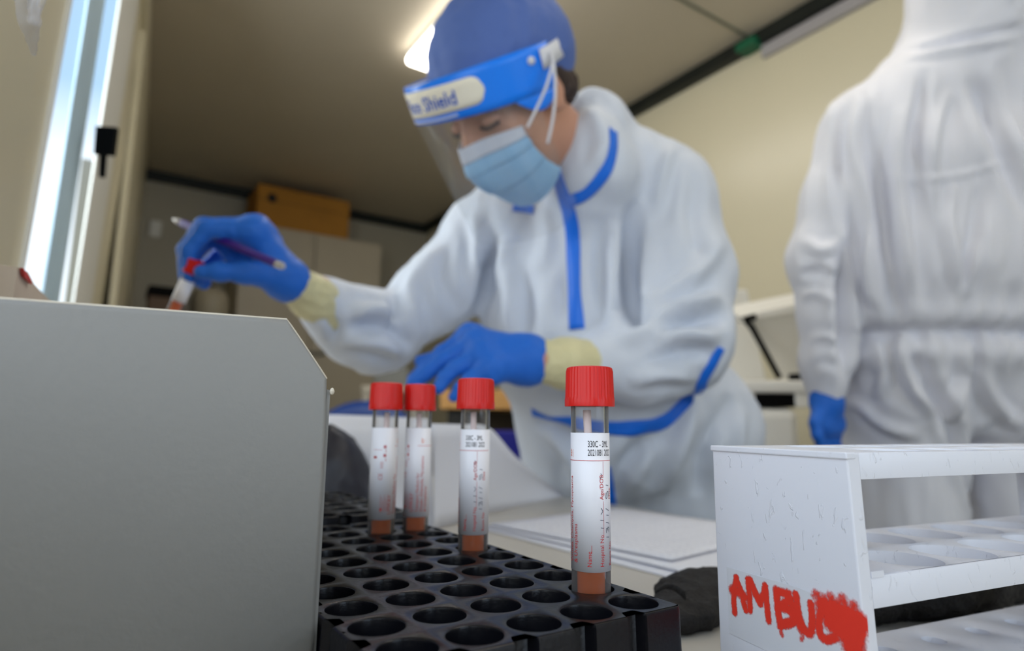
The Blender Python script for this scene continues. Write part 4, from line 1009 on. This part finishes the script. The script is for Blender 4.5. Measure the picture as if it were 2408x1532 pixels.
# gloves and cuffs
def field_part(name, fld, h, m, parent, sm=1, noise_amp=0, noise_scale=60, seed=1):
    v, f = fld.mesh(h, .02, sm=sm)
    if noise_amp: v = cloth_noise(v, f, noise_amp, noise_scale, (1, 1, 1), seed)
    return dress(mk(name, v, f, m, smooth=True), parent), v, f
def hand(fl, wrist, fingers, thumb, palm_r, kf=.004, kp=.012):
    for fg in fingers: fl.chain([Pr(*q) for q in fg], kf)
    for fg in fingers: fl.cone(*Pr(*wrist), W(*fg[0][:3]), px(palm_r, fg[0][2]), kp)
    for a, b in zip(fingers, fingers[1:]): fl.cone(W(*a[0][:3]), px(palm_r * .9, a[0][2]), W(*b[0][:3]), px(palm_r * .9, b[0][2]), kp)
    fl.chain([Pr(*q) for q in thumb], kp * .6)
# right hand (picture left), closed on a tube and a pen
g = Field()
hand(g, (668, 655, .797, 40),
     [[(598, 545, .768, 29), (486, 540, .748, 21), (444, 590, .742, 18), (446, 652, .742, 15)],
      [(600, 540, .795, 29), (478, 533, .778, 21), (436, 588, .770, 18), (436, 650, .764, 15)],
      [(612, 552, .822, 28), (500, 546, .806, 20), (452, 604, .796, 17), (466, 660, .782, 15)],
      [(630, 575, .842, 25), (540, 575, .832, 18), (490, 624, .818, 16), (480, 668, .800, 14)]],
     [(648, 650, .785, 36), (575, 642, .752, 25), (515, 640, .738, 20), (474, 640, .733, 17)], 29)
g.cone(*Pr(615, 560, .818, 27), *Pr(590, 630, .800, 27), .012).cone(*Pr(505, 552, .806, 20), *Pr(560, 615, .802, 22), .010)
g.cone(*Pr(668, 655, .797, 42), *Pr(682, 662, .803, 47), .012)
field_part('glove', g, .0023, M_GLOVE, p1, 1, .0009, 70, 3)
g = Field(); limb(g, [(655, 650, .794, 38), (690, 668, .808, 43), (735, 700, .835, 50), (775, 726, .868, 56)], .01)
field_part('inner_cuff', g, .003, M_CUFF, p1, 1, .0022, 75, 5)
g = Field()
ringp = [W(678 + 46 * math.cos(a) * .72, 664 + 46 * math.sin(a) , .800 - .028 * math.cos(a)) for a in np.linspace(0, 2 * PI, 2)]
# left hand (picture centre), fingers pointing down to the papers
g = Field()
hand(g, (1232, 846, .806, 50),
     [[(1108, 798, .835, 32), (1042, 832, .815, 21), (1002, 866, .800, 18), (972, 893, .788, 15)],
      [(1120, 812, .808, 33), (1040, 850, .788, 21), (1000, 880, .776, 18), (970, 902, .768, 15)],
      [(1135, 838, .786, 32), (1072, 866, .768, 20), (1045, 890, .760, 17), (1032, 914, .754, 15)],
      [(1155, 868, .770, 29), (1105, 893, .756, 18), (1082, 914, .750, 16), (1068, 934, .748, 14)]],
     [(1205, 830, .845, 32), (1130, 826, .866, 24), (1050, 838, .852, 18), (990, 850, .834, 15)], 33)
g.cone(*Pr(1225, 846, .806, 54), *Pr(1243, 848, .806, 57), .012)
field_part('glove', g, .0024, M_GLOVE, p1, 1, .0009, 70, 8)
g = Field(); limb(g, [(1290, 851, .808, 52), (1330, 855, .825, 58), (1405, 858, .862, 58)], .01)
field_part('inner_cuff', g, .003, M_CUFF, p1, 1, .0020, 75, 12)
# surgical cap, hair, brows and lids
g = Field(); g.ell(hp(-.024, 0, .036), (.099, .0805, .086), HAX, .02); g.ell(hp(-.058, 0, .016), (.066, .074, .074), HAX, .02); g.ell(hp(.006, 0, .034), (.082, .078, .070), HAX, .02)
v, f = g.mesh(.004, .02); v = cloth_noise(v, f, .0028, 30, (1, 1, 1), 4)
keep = (v - HC) @ HT_ > -.018 + .28 * ((v - HC) @ HF) * -1 * 0 - .30 * np.clip(-((v - HC) @ HF), 0, 1)
fk = f[np.all(keep[f], axis=1)]
dress(mk('surgical_cap', v, fk, M_CAPB, smooth=True))
g = Field(); g.ell(hp(-.062, .020, -.040), (.034, .044, .034), HAX, .02); g.ell(hp(-.036, .060, -.016), (.020, .012, .026), HAX, .02); field_part('hair', g, .003, M_HAIR, p1, 1, .002, 90, 2)
for s in (-1, 1):
    g = MB().tube(smooth_path([hp(.0925, .012 * s, .0015), hp(.088, .030 * s, .0075), hp(.072, .052 * s, .003)], 10), [.0028] * 8 + [.002, .001], 8).build('eyebrow', M_HAIR, smooth=True); dress(g)
    g = MB().ell(hp(.0715, .032 * s, -.022), (.0125, .015, .0100), HAX).build('eyelid', M_SKIN, smooth=True); dress(g)
    q = MB().tube(smooth_path([hp(.083, .018 * s, -.0270), hp(.0855, .032 * s, -.0295), hp(.076, .047 * s, -.0270)], 10), .0024, 6).build('eyelashes', M_HAIR, smooth=True); dress(q)
# mask: a pleated sheet over nose and mouth with a pale upper edge
def mask_pt(a, t):                                     # a: -1..1 across, t: 0 top .. 1 bottom
    ph = a * R(71); rad = .062 + .004 * math.sin(PI * t)
    nose = math.exp(-(a / .22) ** 2) * (.020 * (1 - t) ** 2 + .012 * math.exp(-((t - .35) / .3) ** 2))
    fwd = .036 + .056 * math.cos(ph) * (1 - .10 * t) + nose + .014 * math.sin(PI * min(1, t * 1.05)) * math.cos(ph) - .030 * t * t
    pleat = .0030 * ((t * 3.2) % 1.0) * (1 if .2 < t < .92 else .2)
    z = -.039 - .008 * abs(a) ** 1.5 - t * (.118 - .040 * abs(a) ** 2)
    return hp(fwd + pleat * math.cos(ph), (rad + pleat) * math.sin(ph), z)
rows = [[mask_pt(a, t) for a in np.linspace(-1, 1, 44)] for t in np.linspace(0, 1, 60)]
mk_o = dress(MB().sheet(rows, .0012).build('face_mask', M_MASK, smooth=True))
rows = [[mask_pt(a, t) + (mask_pt(a, t) - hp(.03, 0, -.08)) * .018 for a in np.linspace(-1, 1, 44)] for t in np.linspace(-.01, .16, 6)]
q = MB().sheet(rows, .0008).build('nose_edge', M_MASKW, smooth=True); q.parent = mk_o; q.matrix_parent_inverse = Matrix.Identity(4)
for st in ([(1288, 338, .765), (1300, 280, .755), (1306, 210, .752), (1300, 140, .765), (1285, 95, .79)], [(1240, 300, .752), (1262, 255, .748), (1284, 205, .748), (1300, 150, .762)]):
    q = MB().tube(smooth_path([W(*s_) for s_ in st], 24), .0019, 8).build('tie_string', M_WELAST, smooth=True); q.parent = mk_o; q.matrix_parent_inverse = Matrix.Identity(4)
# face shield: curved printed band, white foam behind it, clear visor below
BF = view_vec((-.76, -.27, .59), HE); BT = view_vec((-.30, .945, .10), HE); BT = unit(BT - BF * (BT @ BF)); BL = np.cross(BT, BF)
BC = W(1146, 190, .835)
def bp_(th, h, dr=0.0): return BC + BF * (.113 + dr) * math.cos(th) + BL * (.095 + dr) * math.sin(th) + BT * h
fs = dress(empty('face_shield_frame')) if False else None
bw = lambda th: (.0235 + .004 * max(0, math.sin(th)))
rows = [[bp_(th, bw(th) * u) for u in np.linspace(-1, 1, 7)] for th in np.linspace(R(-100), R(112), 60)]
band = dress(MB().sheet(rows, .0008).build('shield_band', M_BAND, smooth=True))
def band_child(o): o.parent = band; o.matrix_parent_inverse = Matrix.Identity(4); return o
# curved lower corner by the temple
rows = [[bp_(th, -bw(th) - .020 * max(0, math.sin((th - R(74)) / R(38) * PI)) * u) for u in np.linspace(0, 1, 5)] for th in np.linspace(R(74), R(112), 12)]
band_child(MB().sheet(rows, .0008).build('temple_corner', M_BAND, smooth=True))
tA, tB = R(-40), R(57); hh = .0165
pill = []
for th in np.linspace(tA, tB, 40):
    e = min((th - tA), (tB - th)) * .12 / hh; s = math.sqrt(max(0.02, 1 - max(0, 1 - e) ** 2)); pill.append([bp_(th, .001 + hh * s * u, .0012) for u in np.linspace(-1, 1, 5)])
band_child(MB().sheet(pill, .0004).build('print_panel', M_FOAM, smooth=True))
tv, tf = text_mesh('Face Shield', .0235, .0004); wtxt = tv[:, 0].max(); mid = (tA + tB) / 2
tvv = [bp_(mid + R(2) + (x - wtxt / 2) * 1.0 / .110, y - .0078, .0019) for x, y, _ in tv]
band_child(mk('lettering', tvv, tf, mat('band_print_ink', srgb(20, 84, 190), .5)))
band_child(MB().sheet([[bp_(th, -.0205 + .0010 * u, .0010) for u in (-1, 1)] for th in np.linspace(R(-30), R(35), 24)], .0003).build('print_line', M_WELAST, smooth=True))
rv = bp_(R(92), .012, .0010); band_child(MB().ell(rv, (.0052, .0052, .0052), nu=16, nv=10).build('rivet', M_WELAST, smooth=True))
rows = [[bp_(th, .019 * u, -.0010 - .020 * w_ * max(.1, math.cos(th * .9))) for w_ in (0, 1)] for th in np.linspace(R(-75), R(62), 30) for u in (1,)]
fo_ = MB()
for u0, u1 in ((1, -1),):
    A_ = [bp_(th, .021, -.0012) for th in np.linspace(R(-78), R(66), 36)]; B_ = [bp_(th, .021, -.0015 - .026 * max(.06, math.cos(th))) for th in np.linspace(R(-78), R(66), 36)]
    C_ = [bp_(th, -.012, -.0015 - .026 * max(.06, math.cos(th))) for th in np.linspace(R(-78), R(66), 36)]; D_ = [bp_(th, -.012, -.0012) for th in np.linspace(R(-78), R(66), 36)]
    fo_.grid([A_, B_, C_, D_, A_])
band_child(fo_.build('foam_pad', M_FOAM, smooth=False))
rows = [[bp_(th, h, -.012 * max(0, (th - R(104)) / R(30))) for h in (-.010, .012)] for th in np.linspace(R(106), R(200), 26)]
rows = [[bp_(th, .012 * u + .010 + .010 * math.sin((th - R(104)) / R(90) * PI * .5), .003) for u in (-1, 0, 1)] for th in np.linspace(R(100), R(215), 30)]
band_child(MB().sheet(rows, .0010).build('head_strap', M_WELAST, smooth=True))
M_VISOR = bpy.data.materials.new('clear_visor_film'); M_VISOR.use_nodes = True; M_VISOR.node_tree.nodes.clear(); thin_glass(M_VISOR.node_tree, (.95, .96, .97), .06, .05, (.85, .83, .8), .08)
VD = unit(-BT - BF * .16)
rows = []
for th in np.linspace(R(-96), R(88), 48):
    Lv = .19 * (1 - .25 * max(0, (abs(th) - R(62)) / R(34)) ** 2)
    rows.append([bp_(th, -.016, .0004) + VD * Lv * u for u in np.linspace(0, 1, 14)])
band_child(MB().grid(rows).build('clear_visor', M_VISOR, smooth=True))

# things held in the right hand
ht = copy_tree(tproto); ht['label'] = 'red-capped sample tube held tilted between gloved fingertips above the carton'; ht['group'] = 'red-capped sample tubes'; del ht['group']
for ch in list(ht.children):                           # this tube: shorter label, more liquid below it
    if ch.name.startswith('label'):
        for g_ in list(ch.children): bpy.data.objects.remove(g_)
        ch.data = ch.data.copy()
        for v_ in ch.data.vertices: v_.co.z = .0365 + (v_.co.z - .0076) * (.0275 / .0549)
    elif ch.name.startswith('liquid'):
        ch.data = ch.data.copy()
        for v_ in ch.data.vertices:
            if v_.co.z > .010: v_.co.z += .0235
a_ = W(463, 612, .742); b_ = W(392, 770, .748); zax = unit(a_ - b_); fx_ = unit(np.cross(zax, -FW)); 
fy_ = np.cross(zax, fx_); Mh = Matrix(((fx_[0], fy_[0], zax[0], 0), (fx_[1], fy_[1], zax[1], 0), (fx_[2], fy_[2], zax[2], 0), (0, 0, 0, 1)))
ht.matrix_world = Matrix.Translation(Vector(a_ - zax * .0905)) @ Mh @ Matrix.Rotation(R(150), 4, 'Z')
pa, pb_ = W(405, 515, .806), W(662, 626, .702); pd = unit(pb_ - pa); pl_ = float(np.linalg.norm(pb_ - pa))
pn = empty('pen', pa); tag(pn, 'purple ballpoint pen with pale ends held across the gloved palm', 'pen')
zz = Vector(pd); Mq = zz.to_track_quat('Z', 'Y').to_matrix().to_4x4(); Mq.translation = Vector(pa); pn.matrix_world = Mq
M_PURP = mat('purple_barrel', srgb(56, 8, 128), .4)
MB().lathe([(.0002, .022), (.0046, .022), (.0048, .03), (.0048, pl_ - .012), (.0044, pl_ - .008), (.0002, pl_ - .008)], 16).build('barrel', M_PURP, pn, flat_angle=R(40))
MB().lathe([(.0006, 0), (.0012, .001), (.0036, .012), (.0044, .022), (.0002, .022)], 16).build('tip', mat('pale_grey_tip', srgb(190, 184, 176), .4), pn, smooth=True)
MB().lathe([(.0002, pl_ - .008), (.0046, pl_ - .008), (.0046, pl_ - .001), (.0036, pl_ + .003), (.0002, pl_ + .004)], 16).build('end_cap', mat('silver_cap', srgb(200, 200, 205), .25, metal=.6), pn, flat_angle=R(40))

# ------------------------------------------------------------------ person seen from behind
b2 = Field()
HC2 = W(2285, -70, 1.20); up2 = np.array((0, 0, 1.0)); f2 = unit((FW[0], FW[1], 0)); f2 = unit(f2 + RT * -.12); l2 = np.cross(up2, f2); AX2 = [f2, l2, up2]
b2.ell(HC2, (.097, .077, .112), AX2, .02).ell(HC2 + f2 * .03 - up2 * .07, (.06, .056, .07), AX2, .03).cone(HC2 + f2 * .09 - up2 * .0, .009, HC2 + f2 * .115 - up2 * .035, .011, .01)
b2.cone(HC2 - up2 * .08, .055, W(2262, 190, 1.22), .06, .03)
S2L, S2R = W(2040, 320, 1.23), W(2480, 315, 1.27)
b2.cone(S2L, .05, W(2262, 230, 1.22), .06, .04).cone(W(2262, 230, 1.22), .06, S2R, .05, .04)
b2.chain([Pr(2240, 420, 1.25, 95), Pr(2235, 700, 1.26, 85), Pr(2245, 890, 1.275, 90)], .06)
b2.chain([(S2L, .044), (W(1940, 610, 1.22), .036), (W(1944, 930, 1.20), .018), (W(1944, 985, 1.195), .008)], .02)
b2.chain([(S2R, .044), (W(2580, 610, 1.24), .036), (W(2570, 930, 1.2), .018), (W(2570, 985, 1.195), .008)], .02)
H2 = [W(2116, 1040, 1.28), W(2404, 1040, 1.28)]
for q_ in H2:
    b2.chain([(q_, .06), (np.array((q_[0], q_[1], .42)), .05), (np.array((q_[0], q_[1], .08)), .04), (np.array((q_[0], q_[1], .04)) + f2 * .14, .032)], .02)
v, f = b2.mesh(.007, sm=1)
p2 = mk('person', v, f, M_SKIN, smooth=True); tag(p2, 'person in a hooded white coverall seen from behind, arm hanging, at the right', 'person')
rebase(p2, (float(H2[0][0] + H2[1][0]) / 2, float(H2[0][1] + H2[1][1]) / 2, 0))
c2_ = Field()
c2_.ell(HC2 - f2 * .01, (.122, .112, .140), AX2, .04); c2_.cone(HC2 - up2 * .06 - f2 * .02, .105, W(2262, 120, 1.22), .115, .04)
limb(c2_, [(2042, 305, 1.22, 92), (2170, 232, 1.22, 104), (2340, 225, 1.23, 108), (2478, 300, 1.26, 92)], .045)
for xx in (2092, 2235, 2385): limb(c2_, [(xx, 400, 1.23, 146), (xx, 620, 1.24, 146), (xx + 10, 760, 1.25, 128)], .05)
for xx in (2118, 2245, 2375): limb(c2_, [(xx, 760, 1.25, 122), (xx, 786, 1.255, 116), (xx, 830, 1.26, 132), (xx, 905 if xx == 2245 else 930, 1.27, 120 if xx == 2245 else 140)], .02)
for q_, xx in zip(H2, (2118, 2398)):
    c2_.chain([Pr(xx, 900, 1.27, 134), (W(xx, 1060, 1.28), px(122, 1.28)), (np.array((q_[0], q_[1], .42)), .092), (np.array((q_[0], q_[1], .10)), .07)], .008)
limb(c2_, [(2024, 310, 1.22, 80), (1978, 480, 1.22, 78), (1940, 610, 1.22, 77), (1946, 740, 1.21, 57), (1944, 850, 1.205, 48), (1944, 915, 1.20, 38)], .03)
limb(c2_, [(2496, 310, 1.26, 80), (2560, 610, 1.24, 77), (2566, 740, 1.23, 57), (2568, 915, 1.20, 38)], .03)
v, f = c2_.mesh(.0072, sm=2)
v = cloth_noise(v, f, .0095, 8, (1.5, 1.5, .16), 11); v = cloth_noise(v, f, .0046, 24, (1, 1, .18), 15)
zw = W(2230, 786, 1.15)[2]                              # gathers at the elastic waist
N2 = normals(v, f); th_ = np.arctan2((v - np.array(p2.location)) @ l2, (v - np.array(p2.location)) @ -f2)
near_arm = np.abs((v - np.array(W(2240, 786, 1.25))) @ l2) < .20
v = v + N2 * (.006 * np.sin(th_ * 34 + 2 * np.sin(v[:, 2] * 30)) * np.exp(-((v[:, 2] - zw) / .055) ** 2) * near_arm)[:, None]
dz_ = v[:, 2] - zw; tor = np.abs((v - np.array(W(2240, 786, 1.25))) @ l2) < .245
v = v + N2 * ((-.017 * np.exp(-(dz_ / .011) ** 2) + .009 * np.exp(-((dz_ - .034) / .020) ** 2) + .010 * np.exp(-((dz_ + .036) / .022) ** 2)) * (near_arm | tor) * (dz_ > -.2))[:, None]
F2 = [([(1990, 240), (1975, 330), (1985, 440)], -.006, .014), ([(2030, 220), (2010, 340), (2040, 520), (2060, 700), (2075, 770)], .010, .014), ([(2060, 300), (2075, 480), (2100, 640), (2120, 760)], -.008, .013), ([(2120, 250), (2110, 400), (2125, 560), (2150, 740)], .011, .014),
      ([(2180, 160), (2165, 240), (2150, 330), (2180, 420)], -.009, .011), ([(2230, 210), (2200, 300), (2190, 420), (2215, 560)], .008, .012), ([(2280, 180), (2330, 280), (2380, 400), (2420, 520)], -.012, .020), ([(2240, 430), (2232, 540), (2260, 700)], .008, .012),
      ([(2110, 425), (2240, 415), (2400, 372)], .003, .006), ([(2050, 560), (2040, 650), (2050, 720)], .009, .011), ([(2000, 480), (2020, 640), (2030, 770)], -.006, .012), ([(2300, 440), (2290, 560), (2270, 690)], -.008, .014), ([(2300, 560), (2288, 640), (2270, 700)], .008, .008),
      ([(1992, 560), (1985, 700), (1992, 900)], -.022, .014), ([(1965, 290), (1950, 420), (1960, 560)], .005, .012), ([(1890, 560), (1930, 590), (1975, 570)], .008, .012), ([(1880, 650), (1920, 640), (1970, 660)], -.008, .011), ([(1885, 700), (1925, 690), (1965, 720)], .007, .010), ([(1905, 800), (1940, 790), (1975, 810)], .006, .009), ([(1910, 870), (1940, 850), (1970, 870)], -.005, .008),
      ([(2060, 800), (2080, 880), (2060, 940)], .009, .012), ([(2110, 800), (2140, 900), (2200, 980)], .010, .012), ([(2150, 830), (2200, 930), (2240, 1020)], -.012, .014), ([(2280, 800), (2260, 900), (2240, 1000)], .010, .013), ([(2000, 940), (2080, 1000), (2160, 1030)], .008, .014), ([(2300, 860), (2340, 950), (2400, 1010)], .009, .014), ([(2240, 990), (2262, 1100), (2280, 1200)], -.020, .016),
      ([(2124, 118), (2240, 96), (2408, 62)], -.007, .007), ([(2124, 140), (2240, 118), (2408, 86)], .006, .008)]
v = add_folds(v, f, F2); v = relax(v, f, 1, .3)
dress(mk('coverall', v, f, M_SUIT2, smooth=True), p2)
def glove_down(sx):
    g = Field()
    hand(g, (1944 + sx, 945, 1.197, 30), [[(1930 + sx, 1000, 1.180, 15), (1926 + sx, 1032, 1.182, 12), (1932 + sx, 1058, 1.190, 11), (1938 + sx, 1078, 1.200, 10)], [(1942 + sx, 1006, 1.190, 15), (1938 + sx, 1042, 1.190, 12), (1942 + sx, 1072, 1.198, 11), (1948 + sx, 1092, 1.208, 10)],
          [(1955 + sx, 1004, 1.200, 15), (1954 + sx, 1040, 1.200, 12), (1958 + sx, 1068, 1.208, 11), (1962 + sx, 1086, 1.216, 10)], [(1965 + sx, 998, 1.210, 14), (1966 + sx, 1026, 1.212, 11), (1968 + sx, 1048, 1.218, 10), (1970 + sx, 1064, 1.224, 9)]],
         [(1930 + sx, 960, 1.185, 20), (1918 + sx, 995, 1.165, 14), (1922 + sx, 1024, 1.158, 12), (1930 + sx, 1046, 1.16, 10)], 19)
    g.cone(*Pr(1944 + sx, 920, 1.198, 31), *Pr(1944 + sx, 950, 1.197, 33), .012)
    return g
for sx in (0, 626): field_part('glove', glove_down(sx), .0030, M_GLOVE, p2, 1, .0008, 70, 4)

# ================================================================== LIGHT
w = bpy.data.worlds.new('daylight'); SC.world = w; w.use_nodes = True
nt = w.node_tree; bgn = nt.nodes['Background']; tc = nt.nodes.new('ShaderNodeTexCoord'); sp_ = nt.nodes.new('ShaderNodeSeparateXYZ'); rp = nt.nodes.new('ShaderNodeValToRGB')
nt.links.new(tc.outputs['Generated'], sp_.inputs[0]); nt.links.new(sp_.outputs['Z'], rp.inputs['Fac']); nt.links.new(rp.outputs['Color'], bgn.inputs['Color'])
e = rp.color_ramp.elements; e[0].position = .0; e[0].color = (1, 1, 1, 1); e[1].position = 1; e[1].color = (.30, .46, .72, 1)
n_ = rp.color_ramp.elements.new(.32); n_.color = (.95, .98, 1, 1); n_ = rp.color_ramp.elements.new(.42); n_.color = (.40, .56, .72, 1)
bgn.inputs['Strength'].default_value = 1.6
def area(name, loc_, target, sx, sy, power, col):
    l = bpy.data.lights.new(name, 'AREA'); l.shape = 'RECTANGLE'; l.size = sx; l.size_y = sy; l.energy = power; l.color = col
    o = bpy.data.objects.new(name, l); COL.objects.link(o); o.location = Vector(loc_)
    o.rotation_euler = (Vector(target) - Vector(loc_)).to_track_quat('-Z', 'Y').to_euler(); o['kind'] = 'helper'; return o
# daylight entering by the window behind the camera and by the window in the left wall
area('opening_light', (.80, YF - .12, 1.5), (.75, 1, 1.2), 1.25, 1.4, 9.5, (.42, .69, 1.0))
wc = lw(S0 + .48, 1.62, -.40); area('opening_light', wc, wc + NL * 1.0 + (0, 0, -.05), .85, 1.1, 32, (1.0, .97, .90))
wc = lw((T0 + T1) / 2, 1.22, -.14)
area('opening_light', wc, wc + NL * 1.0 + (0, 0, -.10), 1.15, .66, 4.2, (1.0, .975, .95))  # added light behind the made-up opening, brightens rack end and tubes
# the other ceiling lamps of the room, out of the frame
for k, (x, y) in enumerate(((1.02, .35), (1.02, -1.35))):
    lp = empty('ceiling_lamp', (x, y, ZC)); tag(lp, ('glowing white strip lamp on the ceiling above the two people', 'glowing white strip lamp on the ceiling behind the camera')[k], 'lamp')
    MB().box((-.085, -.6, -.02), (.085, .6, 0), bev=.006).build('housing', M_PVC, lp); MB().box((-.09, -.595, -.06), (.09, .6, -.02), bev=.02).build('diffuser', M_LAMP, lp)

# ================================================================== CAMERA
cd = bpy.data.cameras.new('camera'); co = bpy.data.objects.new('camera', cd); COL.objects.link(co)
cd.sensor_width = 36; cd.lens = 36 * F / 2408; cd.clip_start = .01; cd.clip_end = 100
co.matrix_world = Matrix(((RT[0], UP[0], -FW[0], CAM[0]), (RT[1], UP[1], -FW[1], CAM[1]), (RT[2], UP[2], -FW[2], CAM[2]), (0, 0, 0, 1)))
cd.dof.use_dof = True; cd.dof.focus_distance = .245; cd.dof.aperture_fstop = cd.lens / 3.2
SC.camera = co
SC.view_settings.view_transform = 'Standard'; SC.view_settings.look = 'None'; SC.view_settings.gamma = 1; SC.view_settings.exposure = 0.0
SC.view_settings.use_curve_mapping = False
SC.cycles.use_denoising = True; SC.cycles.max_bounces = 10; SC.cycles.transparent_max_bounces = 12; SC.cycles.caustics_reflective = False; SC.cycles.caustics_refractive = False
SC.cycles.sample_clamp_indirect = 6.0
